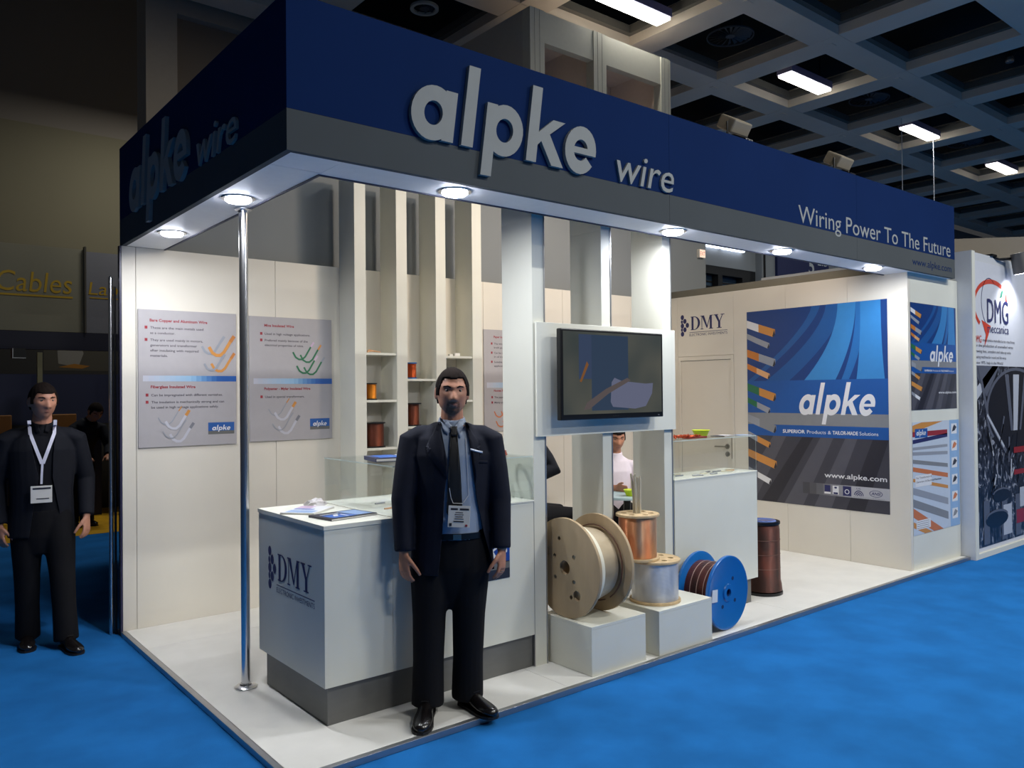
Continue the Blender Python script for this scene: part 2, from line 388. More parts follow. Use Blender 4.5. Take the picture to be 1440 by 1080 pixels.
# recessed downlights
M_lens = glow('lamp_white', (235, 240, 255), 62.)
dlab = ['left soffit lamp right above the chrome pole', 'soffit lamp nearest the back left corner of the stand', 'soffit lamp above the standing man, under the big letters',
        'soffit lamp above the right edge of the television wall', 'soffit lamp above the right display counter side, second from the right end', 'last soffit lamp at the right end by the large blue poster']
for (x, y), lb in zip(DOWN, dlab):
    d = empty('downlight', (x, y, 2.6), 'round glowing ' + lb, 'ceiling lamp', 'round lamps in the stand soffit')
    build('lamp_ring', lathe(B(), [(.066, 0), (.083, 0), (.086, .003), (.083, .006), (.066, .007)], (x, y, 2.6008), (0, 0, -1), 40, True), M_chrome, d, smooth=True)
    build('lamp_lens', lathe(B(), [(0, 0), (.065, 0), (.065, .012), (.055, .020), (.03, .0235), (0, .024)], (x, y, 2.5995), (0, 0, -1), 32), M_lens, d, smooth=True)
# flood lamps on top of the fascia
for x, s in ((3.28, 'left of the two beige flood lamps on top of the blue fascia'), (4.66, 'right of the two beige flood lamps on top of the blue fascia')):
    d = empty('flood_lamp', (x, .12, 3.27), s, 'flood lamp')
    mb = mat('lamp_beige', (150, 138, 118), .6)
    R_ = Matrix.Translation((x, .12, 3.40)) @ Matrix.Rotation(math.radians(32), 4, 'X')
    bm = bx(-.1, .1, -.07, .07, -.05, .045, .012); bmesh.ops.transform(bm, matrix=R_, verts=bm.verts); build('lamp_housing', bm, mb, d)
    bm = bx(-.08, .08, .0705, .075, -.04, .035); bmesh.ops.transform(bm, matrix=R_, verts=bm.verts); build('lamp_glass', bm, glow('flood_glow', (255, 225, 180), 6.), d)
    build('bracket', tube(B(), [(x - .11, .10, 3.40), (x - .11, .10, 3.275), (x + .11, .10, 3.275), (x + .11, .10, 3.40)], .008, 6), M_black, d)
    build('base_clamp', bx(x - .04, x + .04, .003, .15, 3.2655, 3.278), M_black, d)

# chrome pole
pl = empty('chrome_pole', (.25, 1.15, 0), 'slim chrome pole standing between platform and soffit at the left', 'pole')
build('pole_tube', lathe(B(), [(0, .002), (.0235, .002), (.0235, 2.597), (0, 2.597)], (.25, 1.15, 0), n=28), M_chrome, pl, smooth=True)
build('pole_foot', lathe(B(), [(.025, .001), (.058, .001), (.060, .006), (.05, .012), (.034, .016), (.03, .024), (.025, .026)], (.25, 1.15, 0), n=36, closed=True), M_chrome, pl, smooth=True)
build('pole_collar', lathe(B(), [(.025, 0), (.045, 0), (.045, .006), (.03, .012), (.028, .022), (.025, .022)], (.25, 1.15, 2.598), (0, 0, -1), 36, True), M_chrome, pl, smooth=True)
# slim pole outside the back left corner
p2 = empty('corner_pole', (-.035, 2.80, -.03), 'thin steel pole outside the back left corner of the stand', 'pole')
build('pole_tube', lathe(B(), [(0, 0), (.014, 0), (.014, 2.42), (.006, 2.43), (0, 2.43)], (-.047, 2.80, -.03), n=20), M_chrome, p2, smooth=True)
build('pole_tube', lathe(B(), [(0, 0), (.008, 0), (.008, 2.36), (0, 2.36)], (-.022, 2.79, -.03), n=16), M_black, p2, smooth=True)
build('corner_profile', bx(-.012, -.0005, 2.70, 2.745, -.03, 2.6), mat('profile_dark', (40, 38, 70), .4), wb)

# grey partition standing behind the stand
build('wall_rear', bx(.2, 6.52, 2.83, 2.9, -.03, 3.5), M_hallgrey, origin=(.25, 2.83, -.03), kind='structure', label='plain grey partition rising behind the white stand')
ex = empty('exit_sign', (6.40, 2.815, 3.2), 'small lit red and white exit sign high on the grey partition', 'exit sign')
build('sign_box', bx(6.355, 6.465, 2.79, 2.8295, 3.165, 3.265), mat('sign_white', (230, 225, 215), .5), ex)
build('sign_face', bx(6.362, 6.458, 2.787, 2.7895, 3.172, 3.258), glow('exit_white', (255, 215, 190), 1.3), ex)
ea = Art((0, 2.787, 0), X, Z, -Y)
ea.text('printed_text', mat('exit_red', (190, 30, 20), .6), 'EXIT', 6.368, 3.19, .084, .05); ea.done(ex)

# ---------------- ceiling grid of the hall
ce = empty('ceiling', (0, 0, 6), kind='structure', label='dark coffered hall ceiling with pale crossing beams')
M_beam = mat('beam_grey', (224, 212, 196), .45, var=.05, vscale=1); M_beam2 = mat('beam_ledge', (96, 94, 88), .6)
NX = [6.47 + 1.82 * k for k in range(-5, 13)]; NY = [2.16 + 1.825 * k for k in range(-4, 3)]
for y in NY:
    for i, x in enumerate(NX[:-1]):
        build('ceiling_beam', bx(x + .2, x + 1.62, y - .2, y + .2, 6.0, 6.27, .004), M_beam, ce)
me_node = None
for x in NX:
    for y in NY:
        n_ = build('beam_node', box(bx(x - .1995, x + .1995, y - .1995, y + .1995, 5.998, 6.27), x - .06, x + .06, y - .03, y + .03, 5.99, 5.998), M_beam, ce)
    for y in NY[:-1]:
        build('ceiling_beam', bx(x - .2, x + .2, y + .2, y + 1.625, 6.0, 6.27, .004), M_beam, ce)
bm = B()
for x in NX[:-1]:
    for y in NY[:-1]:
        for q in (( x + .2, x + 1.62, y + .2, y + .27), (x + .2, x + 1.62, y + 1.555, y + 1.625), (x + .2, x + .27, y + .27, y + 1.555), (x + 1.55, x + 1.62, y + .27, y + 1.555)):
            box(bm, *q, 6.12, 6.22)
build('coffer_ledge', bm, M_beam2, ce)
build('coffer_back', bx(-4, 31, -6, 6.6, 6.62, 6.7), mat('coffer_black', (14, 14, 15), .9), ce)
# luminaires in the ceiling
M_tube = glow('fluorescent', (255, 252, 240), 9.)
llab = {5.57: 'long fluorescent ceiling lamp nearest the viewer, cut by the top of the picture', 9.21: 'second fluorescent ceiling lamp from the left, beside a round vent',
        12.85: 'third fluorescent ceiling lamp, above the slogan on the fascia', 16.49: 'farthest fluorescent ceiling lamp at the right edge'}
for x, lb in llab.items():
    d = empty('ceiling_lamp', (x, 3.07, 6.1), lb, 'ceiling lamp', 'fluorescent lamps in the ceiling coffers')
    build('lamp_housing', bx(x - .54, x + .54, 2.96, 3.20, 6.02, 6.12, .004), mat('lamp_housing_grey', (120, 116, 150), .5), d)
    build('lamp_diffuser', bx(x - .525, x + .525, 2.975, 3.185, 5.985, 6.0195, .004), M_tube, d)
    build('hanger', tube(tube(B(), [(x - .4, 3.08, 6.12), (x - .4, 3.08, 6.62)], .01, 6), [(x + .4, 3.08, 6.12), (x + .4, 3.08, 6.62)], .01, 6), M_black, d)
vl = {(7.38, 3.05): 'round fan blade air vent in the ceiling nearest the white frame tower', (11.02, 3.05): 'round fan blade air vent between the second and third ceiling lamps',
      (14.66, 3.05): 'faint round air vent near the far ceiling lamp', (3.86, 4.86): 'pale round ring vent high above the big fascia letters'}
for (x, y), lb in vl.items():
    d = empty('air_vent', (x, y, 6.3), lb, 'air vent', 'round vents in the ceiling coffers')
    mv = mat('vent_grey', (56, 62, 70), .6); r = .3 if y < 4 else .17
    build('vent_ring', lathe(B(), [(r - .012, 0), (r, 0), (r, .02), (r - .012, .02)] if y < 4 else [(r - .04, 0), (r, 0), (r, .03), (r - .04, .03)], (x, y, 6.16), (0, 0, 1), 36, True), mv if y < 4 else mat('vent_pale', (190, 190, 180), .5), d, smooth=True)
    bm = B(); nb = 20 if y < 4 else 8
    for k in range(nb):
        a = 2 * PI * k / nb; c, s_ = math.cos(a), math.sin(a)
        prism(bm, [(x + c * .05 - s_ * .006, y + s_ * .05 + c * .006, 6.17), (x + c * (r - .03) - s_ * .03, y + s_ * (r - .03) + c * .03, 6.17),
                   (x + c * (r - .03) + s_ * .01, y + s_ * (r - .03) - c * .01, 6.19), (x + c * .05, y + s_ * .05, 6.19)], (0, 0, .004))
    disc(bm, (x, y, 6.165), .06, .02, n=16); build('vent_blades', bm, mv, d)
    build('vent_duct', tube(B(), [(x, y, 6.2), (x, y, 6.62)], r * .5, 20), mat('coffer_black', (14, 14, 15), .9), d)
d = empty('ceiling_spot', (11.0, 1.2, 6.3), 'tiny round ceiling spot glinting in a dark coffer at upper right', 'ceiling lamp')
build('spot_body', lathe(B(), [(0, 0), (.05, 0), (.06, .03), (.05, .1), (0, .1)], (10.87, 1.0, 6.05), n=16), M_chrome, d, smooth=True)
build('stem', tube(B(), [(10.87, 1.0, 6.15), (10.87, 1.0, 6.62)], .012, 8), M_black, d)
hs = empty('hanging_frame', (12.45, 3.1, 3.0), 'slim grey frame hung from the ceiling behind the stand on two thin wires', 'hanging frame')
build('frame_bar', bx(11.7, 13.2, 2.9, 2.94, 3.0, 3.06), M_black, hs)
for x, yy in ((11.83, 2.92), (13.0, 2.92)):
    build('suspension_wire', tube(B(), [(x, yy, 3.0605), (x, yy, 6.0)], .007, 6), mat('wire_grey', (150, 155, 165), .5), hs)

# ---------------- hall back wall, column, openings
build('wall_hall_back', bx(3.2, 11.2, 6.45, 6.6, -.03, 6.1), M_hallgrey, origin=(3.2, 6.45, -.03), kind='structure')
hb = empty('wall_hall_far', (11.2, 6.45, 0), kind='structure', label='grey hall end wall with a dark gate opening seen over the side wall')
build('lintel', bx(11.2, 13.0, 6.45, 6.7, 4.02, 6.1), M_hallgrey, hb)
build('wall_panel', bx(12.95, 13.55, 6.3, 6.7, -.03, 6.1), M_hallgrey, hb)
build('wall_panel', bx(13.55, 30, 6.5, 6.7, -.03, 6.1), M_hallgrey, hb)
build('gate_beam', bx(11.2, 12.95, 6.46, 6.6, 3.86, 4.02), mat('gate_black', (16, 17, 20), .7), hb)
build('gate_post', bx(11.70, 11.84, 6.46, 6.6, 3.0, 3.86), mat('gate_black', (16, 17, 20), .7), hb)
build('gate_post', bx(12.5, 12.95, 6.46, 6.6, 3.0, 3.86), mat('gate_black', (16, 17, 20), .7), hb)
build('window_pane', bx(11.2, 12.95, 6.62, 6.66, 2.8, 4.0), mat('gate_glass', (70, 90, 108), .15), hb)
for z in (3.62, 3.72): build('glazing_bar', bx(11.2, 12.5, 6.60, 6.618, z, z + .03), mat('gate_black', (16, 17, 20), .7), hb)
build('pipe', tube(B(), [(13.02, 6.28, 3.0), (13.02, 6.28, 6)], .02, 8), M_black, hb)
for x, w, s in ((11.28, .42, 'left'), (11.76, .72, 'right')):
    d = empty('strip_lamp', (x + w / 2, 6.4, 4.4), '%s one of two bright strip lamps on the grey wall over the dark gate' % s, 'strip lamp')
    build('lamp_housing', bx(x, x + w, 6.38, 6.449, 4.43, 4.48), M_black, d); build('lamp_diffuser', bx(x + .01, x + w - .01, 6.37, 6.44, 4.36, 4.429, .01), glow('strip_glow', (225, 235, 255), 5.), d)
sg = empty('hall_sign', (14.3, 6.3, 4.2), 'dark blue hall sign with a pale number five hanging beyond the stand', 'sign')
build('sign_board', bx(13.42, 15.45, 6.24, 6.30, 3.80, 4.72), mat('sign_navy', (22, 34, 82), .6), sg)
build('sign_bracket', tube(tube(B(), [(13.8, 6.27, 4.72), (13.8, 6.27, 6.02)], .02, 6), [(15.1, 6.27, 4.72), (15.1, 6.27, 6.02)], .02, 6), M_black, sg)
sa = Art((0, 6.24, 0), X, Z, -Y)
sa.text('printed_text', mat('sign_letter', (185, 190, 190), .6), '5', 14.62, 4.1, .22, .38, bold=.02)
sa.text('printed_text', mat('sign_letter', (185, 190, 190), .6), '2.b', 14.98, 4.32, .40, .18); sa.done(sg)
# wide pale wall of another stand, far right
a = Vector((8.2, 1.93, 0)); b_ = Vector((10.6, -.62, 0)); n = (b_ - a).normalized().cross(Z)
build('wall_neighbour', prism(B(), [a, b_, b_ + n * .1, a + n * .1], (0, 0, 3.4)), mat('neighbour_beige', (150, 140, 126), .8), origin=(9, 1, 0), kind='structure')

# back left: column, beam, dark upper wall, beige lower wall
build('wall_left_column', bx(1.13, 1.47, 6.38, 6.75, 3.2, 9.0), mat('column_grey', (168, 162, 150), .8), origin=(1.3, 6.4, 3.2), kind='structure')
build('trim_2', bx(1.47, 6.0, 6.38, 6.75, 5.985, 6.6), mat('column_grey', (168, 162, 150), .8), origin=(1.5, 6.4, 6), kind='structure')
build('wall_left_upper', bx(-6, 9, 10.0, 10.2, 5.48, 9.4), M_halldark, origin=(0, 10, 5.48), kind='structure')
build('wall_left_lower', bx(-6, 9, 9.98, 10.2, -.03, 5.48), M_beige, origin=(0, 10, 0), kind='structure')
build('wall_left_return', bx(1.47, 3.2, 6.5, 6.6, -.03, 5.99), M_halldark, origin=(1.5, 6.5, 0), kind='structure')
build('ceiling_rear', bx(-6, 9, 6.75, 10.2, 9.0, 9.2), M_halldark, origin=(0, 7, 9), kind='structure')

# ---------------- white frame tower behind the stand
tw = empty('frame_tower', (5.1, 3.13, 0), 'tall white frame tower with two open bays rising behind the fascia', 'tower')
Mt = mat('tower_white', (196, 192, 176), .6); y0 = 3.13
for x0, x1 in ((4.03, 4.23), (4.96, 5.16), (6.10, 6.27)):
    build('tower_post', bx(x0, x1, y0, y0 + .12, 0, 5.6), Mt, tw)
    for q in (.06, .13): build('post_groove', bx(x0 + q, x0 + q + .004, y0 - .002, y0 - .0005, 0, 5.6), mat('groove_grey', (120, 118, 106), .6), tw)
build('cross_board', bx(4.231, 4.959, y0 + .01, y0 + .1, 5.27, 5.6), Mt, tw); build('cross_board', bx(5.161, 6.099, y0 + .01, y0 + .1, 5.27, 5.6), Mt, tw)
Mti = mat('tower_inner', (238, 222, 208), .7)
build('side_wall', bx(4.03, 4.06, y0 + .121, 4.6, 0, 5.6), mat('tower_side_grey', (176, 170, 160), .8), tw)
build('middle_wall', bx(5.04, 5.08, y0 + .121, 4.1, 0, 5.58), Mti, tw)
build('side_wall', bx(6.24, 6.27, y0 + .121, 4.1, 0, 5.6), Mti, tw)
build('rear_wall', bx(4.061, 6.239, 4.101, 4.14, 0, 5.6), Mti, tw)
build('bay_shelf', bx(4.24, 4.6, 3.5, 3.9, 4.74, 4.79), M_black, tw)
build('tower_top', bx(4.06, 6.24, y0 + .121, 4.1, 5.55, 5.6), Mti, tw)
# ================================================================== STAND FURNITURE
# television wall: three full height fins carrying one panel
tvw = empty('television_wall', (1.70, .37, 0), 'white three-finned partition carrying the television panel', 'partition')
for x0, x1 in ((1.652, 1.752), (2.222, 2.314), (2.806, 2.896)):
    build('upright_fin', bx(x0, x1, .372, .652, 0, 2.594, .001), M_white, tvw)
    build('upright_fin_top', bx(x0, x1, .372, .652, 2.5945, 2.95), M_white, tvw)
    build('edge_profile', bx(x1 - .012, x1 - .004, .3685, .3715, 0, 2.95), M_alu, tvw)
build('television_panel', bx(1.665, 2.902, .350, .3675, 1.325, 1.992, .001), M_white, tvw)
build('panel_rear', bx(1.753, 2.2215, .376, .39, 1.33, 1.985), M_white, tvw)
build('panel_rear', bx(2.3145, 2.8055, .376, .39, 1.33, 1.985), M_white, tvw)
tv = empty('television', (2.23, .27, 1.68), 'black flat television mounted on the white partition, playing a dim wire film', 'television')
build('tv_case', bx(1.772, 2.672, .262, .300, 1.418, 1.955, .006), M_black, tv)
build('rear_bulge', bx(1.95, 2.49, .3005, .325, 1.50, 1.87, .008), M_black, tv)
build('wall_mount', bx(2.12, 2.32, .3255, .3495, 1.58, 1.78), M_black, tv)
# lit screen picture
ms = bpy.data.materials.new('tv_screen'); ms.use_nodes = True; nt = ms.node_tree; b = nt.nodes['Principled BSDF']
b.inputs['Base Color'].default_value = (.01, .011, .012, 1); b.inputs['Roughness'].default_value = .12
tcn = nt.nodes.new('ShaderNodeTexCoord'); nz = nt.nodes.new('ShaderNodeTexNoise'); nz.inputs['Scale'].default_value = 3.2; nz.inputs['Detail'].default_value = 1
rp = nt.nodes.new('ShaderNodeValToRGB'); rp.color_ramp.elements[0].position = .35; rp.color_ramp.elements[1].position = .65
rp.color_ramp.elements[0].color = lin((56, 62, 60)); rp.color_ramp.elements[1].color = lin((80, 80, 72))
nt.links.new(tcn.outputs['Object'], nz.inputs['Vector']); nt.links.new(nz.outputs[0], rp.inputs[0]); nt.links.new(rp.outputs[0], b.inputs['Emission Color']); b.inputs['Emission Strength'].default_value = .85
build('screen', bx(1.790, 2.654, .2605, .2618, 1.450, 1.940), ms, tv)
ta = Art((0, .2604, 0), X, Z, -Y)
gb, gw, gd, go = glow('screen_blue', (56, 68, 92), .9), glow('screen_pale', (98, 102, 124), .9), glow('screen_dusk', (88, 80, 80), .9), glow('screen_orange', (120, 80, 48), .9)
gs = glow('screen_slate', (50, 64, 84), .9)
ta.rect('screen_picture', gb, 1.915, 1.66, 2.02, 1.925, 1); ta.rect('screen_picture', gs, 2.02, 1.47, 2.34, 1.925, 1)
ta.poly('screen_picture', gw, [(2.18, 1.52), (2.19, 1.64), (2.215, 1.668), (2.28, 1.648), (2.50, 1.632), (2.57, 1.636), (2.56, 1.57), (2.50, 1.49), (2.40, 1.475), (2.2, 1.49)], 2)
ta.poly('screen_picture', go, [(1.92, 1.645), (1.935, 1.64), (1.995, 1.745), (1.98, 1.765)], 2)
ta.poly('screen_picture', gd, [(1.95, 1.475), (2.0, 1.48), (2.16, 1.57), (2.36, 1.652), (2.33, 1.668), (2.14, 1.60), (1.98, 1.52)], 3)
ta.text('maker_mark', mat('mark_grey', (110, 110, 112), .5), '- - -', 2.20, 1.432, .05, .008)
ta.done(tv)
build('standby_light', bx(2.615, 2.63, .2590, .2615, 1.43, 1.434), mat('mark_grey', (110, 110, 112), .5), tv)

# shelf unit of four fins against the back wall
sh = empty('shelf_unit', (1.6, 2.5, 0), 'tall white shelf unit of four upright fins against the back wall', 'shelf')
FX = [(1.615, 1.714), (1.991, 2.091), (2.372, 2.472), (2.75, 2.85)]
for x0, x1 in FX: build('upright_fin', bx(x0, x1, 2.445, 2.6995, 0, 3.3, .001), M_white, sh)
SHZ = {0: [1.15, 1.53, 1.905], 1: [1.31, 1.70], 2: [1.15, 1.52, 1.895]}
for i, zs in SHZ.items():
    for z in zs: build('shelf_board', bx(FX[i][1] + .0005, FX[i + 1][0] - .0005, 2.452, 2.698, z - .014, z + .004), M_white, sh)

# spools on those shelves
def small_spool(x, z, r, h, fl, wire, lb, cat='spool', y=2.53, fr_=1.14):
    t = empty('wire_spool', (x, y, z), lb, cat, 'small wire spools on the white shelves')
    R = r * fr_
    build('bottom_flange', lathe(B(), [(0, 0), (R, 0), (R, .010), (0, .010)], (x, y, z), n=36), fl, t, smooth=True)
    build('winding', lathe(B(), [(0, .0105), (r, .0105), (r, h - .0105), (0, h - .0105)], (x, y, z), n=36), wire, t, smooth=True)
    build('top_flange', lathe(B(), [(0.02, h - .010), (R, h - .010), (R, h), (.02, h)], (x, y, z), n=36, closed=True), fl, t, smooth=True)
    return t
W_gold = banded('winding_amber', (150, 80, 20), (235, 150, 50), noise=.12); W_red = banded('winding_red_copper', (150, 55, 25), (205, 95, 50), noise=.12)
W_dark = banded('winding_dark_enamel', (52, 26, 20), (120, 55, 30), noise=.2, metal=.6); W_cop = banded('winding_copper', (196, 120, 80), (240, 186, 140), noise=.12, rough=.28)
W_sil = banded('winding_silver', (186, 190, 198), (238, 238, 240), noise=.15, rough=.32, scale=60, metal=.55)
small_spool(1.800, 1.5345, .043, .135, M_black, W_gold, 'small amber wire spool on the middle shelf of the left column')
small_spool(1.830, 1.1545, .088, .20, M_black, W_dark, 'dark brown wire spool on the lowest shelf of the left column', y=2.56)
small_spool(2.180, 1.7045, .040, .135, M_bluep, W_red, 'small red copper spool with blue flanges on the upper shelf of the middle column')
small_spool(2.185, 1.3145, .062, .19, M_black, W_dark, 'dark spool on the middle column shelf just left of the standing man', y=2.54, fr_=1.3)
t = empty('sample_coil', (1.79, 2.52, 1.91), 'flat tan bundle of insulated strips on the top shelf of the left column', 'wire sample')
mt = mat('tan_strip', (206, 160, 120), .6)
for k in range(5):
    build('strip', tube(B(), [(1.735 + .012 * k, 2.47 + .02 * k, 1.914 + .004 * k), (1.80, 2.49 + .015 * k, 1.925 + .003 * k), (1.87 - .008 * k, 2.5 + .015 * k, 1.918 + .002 * k)], .0045, 6), mt, t)
t = empty('connector_set', (2.53, 2.5, 1.899), 'two small white fittings on the top shelf of the right column', 'fitting')
mw = mat('white_plastic', (225, 222, 215), .5)
build('fitting_block', bx(2.525, 2.56, 2.47, 2.50, 1.8995, 1.915, .002), mw, t); build('fitting_block', bx(2.575, 2.63, 2.465, 2.50, 1.8995, 1.925, .003), mw, t)
build('fitting_pin', tube(B(), [(2.56, 2.485, 1.909), (2.5745, 2.485, 1.909)], .004, 8), M_steel, t)

# left counter: closed bay with the logo, then the glass display bay
def counter(name, x0, x1, seam, base_x1, lb, z0=.185, z1=.957, y0=.37, y1=1.172, case_z=1.21, cx0=None):
    c = empty(name, (x0, y0, 0), lb, 'counter')
    build('base_box', bx(x0 + .022, base_x1, y0 + .02, y1 - .05, 0.0005, z0 - .0005), M_base, c)
    if seam:
        build('body_panel', bx(x0, seam - .001, y0, y1, z0, z1 - .022, .001), M_white, c)
        build('top_board', bx(x0 - .004, seam - .001, y0 - .004, y1 + .004, z1 - .0215, z1, .001), M_white, c)
        build('body_panel', bx(seam + .001, x1, y0 + .001, y1, z0, z1 - .006, .001), M_white, c)
        gx0 = seam + .008
    else:
        build('body_panel', bx(x0, x1, y0, y1, z0, z1 - .006, .001), M_white, c); gx0 = x0 + .004
    gx1 = x1 - .003
    build('display_ledge', bx(gx0 - .006, x1 + .002, y0 - .003, y1, z1 - .0055, z1 + .004, .001), M_white, c)
    gy0, gy1, a, b_, g = y0 + .004, y1 - .03, z1 + .0045, case_z, glass('display_glass'); th = .006
    build('glass_front', bx(gx0, gx1, gy0, gy0 + th, a, b_), g, c); build('glass_rear', bx(gx0, gx1, gy1 - th, gy1, a, b_), g, c)
    build('glass_end', bx(gx0, gx0 + th, gy0 + th + .0005, gy1 - th - .0005, a, b_), g, c); build('glass_end', bx(gx1 - th, gx1, gy0 + th + .0005, gy1 - th - .0005, a, b_), g, c)
    build('glass_top', bx(gx0, gx1, gy0, gy1, b_ + .0005, b_ + .0065), g, c)
    me_ = mat('glass_edge', (200, 215, 210), .2)
    build('glass_edge', box(box(bx(gx0 - .001, gx1 + .001, gy0 - .001, gy0, b_ + .001, b_ + .006), gx0 - .001, gx0, gy0, gy1, b_ + .001, b_ + .006), gx1, gx1 + .001, gy0 - .0005, gy0 + .001, a, b_ + .005), me_, c)
    build('glass_edge', bx(gx0 - .001, gx0 - .0002, gy0 - .001, gy0 + .001, a, b_), me_, c)
    return c, gx0, gx1, b_ + .0068
c1, g0, g1, ct1 = counter('display_counter', .335, 1.648, .708, 1.646, 'long white counter with printed blue logo on its end and a glass case')
build('joint_strip', bx(1.6485, 1.651, .371, .4, 0.001, .956), M_alu, c1)
ca = Art((.335, 0, 0), -Y, Z, -X)
def serif(A, name, m, word, x, y, h, w):
    """high contrast roman capitals D M Y"""
    T = {'D': ([[(0, 0), (.30, 0), (.30, .05), (0, .05)], [(0, .95), (.30, .95), (.30, 1), (0, 1)], [(.07, 0), (.24, 0), (.24, 1), (.07, 1)]] + ring_polys(.30, .5, .48, .5, .30, .455, -PI / 2, PI / 2, 16) , .82),
         'M': ([[(0, 0), (.24, 0), (.24, .05), (0, .05)], [(0, .95), (.26, .95), (.26, 1), (0, 1)], [(.09, 0), (.14, 0), (.14, 1), (.09, 1)], [(.10, 1), (.30, 1), (.56, .22), (.50, .08)],
                [(.50, .08), (.56, .08), (.83, 1), (.77, 1)], [(.76, 0), (.93, 0), (.93, 1), (.76, 1)], [(.68, 0), (1.02, 0), (1.02, .05), (.68, .05)], [(.77, .95), (1.02, .95), (1.02, 1), (.77, 1)]], 1.08),
         'Y': ([[(0, .95), (.36, .95), (.36, 1), (0, 1)], [(.56, .95), (.86, .95), (.86, 1), (.56, 1)], [(.07, 1), (.27, 1), (.50, .45), (.35, .45)], [(.69, 1), (.75, 1), (.50, .45), (.43, .45)],
                [(.35, 0), (.52, 0), (.52, .48), (.35, .48)], [(.24, 0), (.63, 0), (.63, .05), (.24, .05)]], .88)}
    tot = sum(T[c][1] for c in word); k = w / tot; o = 0
    for c in word:
        A.quads(name, m, T[c][0], x + o * k, y, k, h, 2); o += T[c][1]
def dmy_logo(A, x, y, w, h):
    """x,y lower left of the complete mark"""
    for i, (cx, cy) in enumerate([(.045, .90), (.045, .15), (.045, .52), (.10, .72), (.10, .34), (.155, .53), (.035, .34), (.035, .70)]):
        r1, r2 = .038 * w * (1 if i < 6 else .6), .115 * h * (1 if i < 6 else .7)
        A.poly('printed_emblem', M_navy, [(x + cx * w + r1 * math.cos(t) * (1 if abs(math.cos(t)) > .5 else .9), y + cy * h + r2 * math.sin(t)) for t in [2 * PI * k / 12 for k in range(12)]], 1 + i * .2)
    serif(A, 'printed_text', M_navy, 'DMY', x + .23 * w, y + .30 * h, .60 * h, .72 * w)
    A.rect('printed_text', M_navy, x + .20 * w, y + .185 * h, x + w, y + .205 * h, 2)
    A.text('printed_text', M_navy, 'ELECTRONIC INVESTMENTS', x + .20 * w, y + .03 * h, .80 * w, .11 * h, 2)
dmy_logo(ca, -1.045, .535, .57, .235)
ca.done(c1)
c2, h0, h1, ct2 = counter('display_counter', 2.905, 3.862, None, 3.80, 'white counter with glass case right of the television wall', z0=.18, z1=.977, y1=.66, case_z=1.238)
wl = Art((5.70, 0, 0), -Y, Z, -X)
dmy_logo(wl, -2.56, 2.175, .62, .245); wl.done(wr)

# samples inside the glass cases
def sample_bars(x0, x1, y0, y1, z, n, group, pl_):
    for i in range(n):
        x = x0 + (x1 - x0) * (i + .5) / n; y = y0 + (y1 - y0) * random.random(); L = .06 + .05 * random.random(); a = random.uniform(-.5, .5)
        mm = random.choice([mat('sample_copper', (214, 160, 110), .3, .8), mat('sample_paper', (215, 205, 180), .7), mat('sample_grey', (130, 132, 138), .4, .6)])
        d = Vector((math.cos(a), math.sin(a), 0)) * L
        o = build('wire_sample', tube(B(), [(x, y, z + .005), Vector((x, y, z + .005)) + d], .0045, 6), mm, origin=(x, y, z), smooth=True)
        tag(o, 'short %s wire sample lying in the glass case %s' % ({'sample_copper': 'copper', 'sample_paper': 'pale', 'sample_grey': 'grey'}[mm.name], pl_), 'wire sample', group)
sample_bars(g0 + .06, g1 - .14, .48, .9, .962, 12, 'wire samples in the left glass case', 'of the long left counter')
sample_bars(h0 + .06, h1 - .14, .42, .56, .982, 12, 'wire samples in the right glass case', 'of the right counter')

# on top of the glass
def book(name, x, y, z, w, d, h, rz, cols, lb, cat, art=None):
    t = empty(name, (x, y, z), lb, cat, rz=rz)
    build('cover', bx(-w / 2, w / 2, -d / 2, d / 2, 0.0005, h, .0008), cols[0], t, local=True)
    build('pages', bx(-w / 2 + .003, w / 2 - .001, -d / 2 - .0003, d / 2 + .0003, h * .2, h * .8), mat('paper', (222, 220, 214), .7), t, local=True)
    if art:
        k = 0
        for (m, pts) in art:
            bm = B(); bm.faces.new([bm.verts.new((px * w - w / 2, py * d - d / 2, h + .0004 + .0003 * k)) for px, py in pts]); k += 1
            build('cover_print', bm, m, t, local=True)
    return t
P_blue = mat('print_blue', (58, 104, 186), .4); P_dark = mat('print_dark', (40, 42, 54), .4); P_white = mat('print_white', (225, 225, 228), .4); P_pink = mat('print_pink', (196, 170, 196), .4); P_lb = mat('print_lightblue', (140, 168, 208), .4)
P_or = mat('print_orange', (204, 140, 70), .4); P_red = mat('print_red', (150, 40, 52), .5); P_text = mat('print_text', (66, 62, 72), .5); P_green = mat('print_green', (36, 110, 74), .4); P_silver = mat('print_silver', (150, 154, 164), .35)
book('brochure', .49, .88, .957, .26, .19, .010, math.radians(40), (mat('paper', (222, 220, 214), .7),), 'open pale brochure at the left end of the counter top', 'brochure',
     [(P_white, [(.02, .02), (.98, .02), (.98, .98), (.02, .98)]), (P_lb, [(.05, .1), (.35, .1), (.35, .9), (.05, .9)]), (P_pink, [(.6, .5), (.95, .5), (.95, .95), (.6, .95)]), (P_blue, [(.45, .3), (.55, .3), (.55, .9), (.45, .9)])])
book('brochure', .548, .59, .957, .28, .20, .012, math.radians(8), (P_dark,), 'dark glossy brochure with blue pictures at the front of the counter top', 'brochure',
     [(P_blue, [(.1, .08), (.62, .08), (.5, .6), (.08, .6)]), (P_lb, [(.62, .1), (.95, .1), (.95, .9), (.55, .9)]), (P_white, [(.1, .68), (.5, .68), (.5, .74), (.1, .74)]), (P_white, [(.2, .3), (.3, .3), (.4, .55), (.3, .55)]), (P_white, [(.4, .15), (.46, .15), (.46, .5), (.42, .5)])])
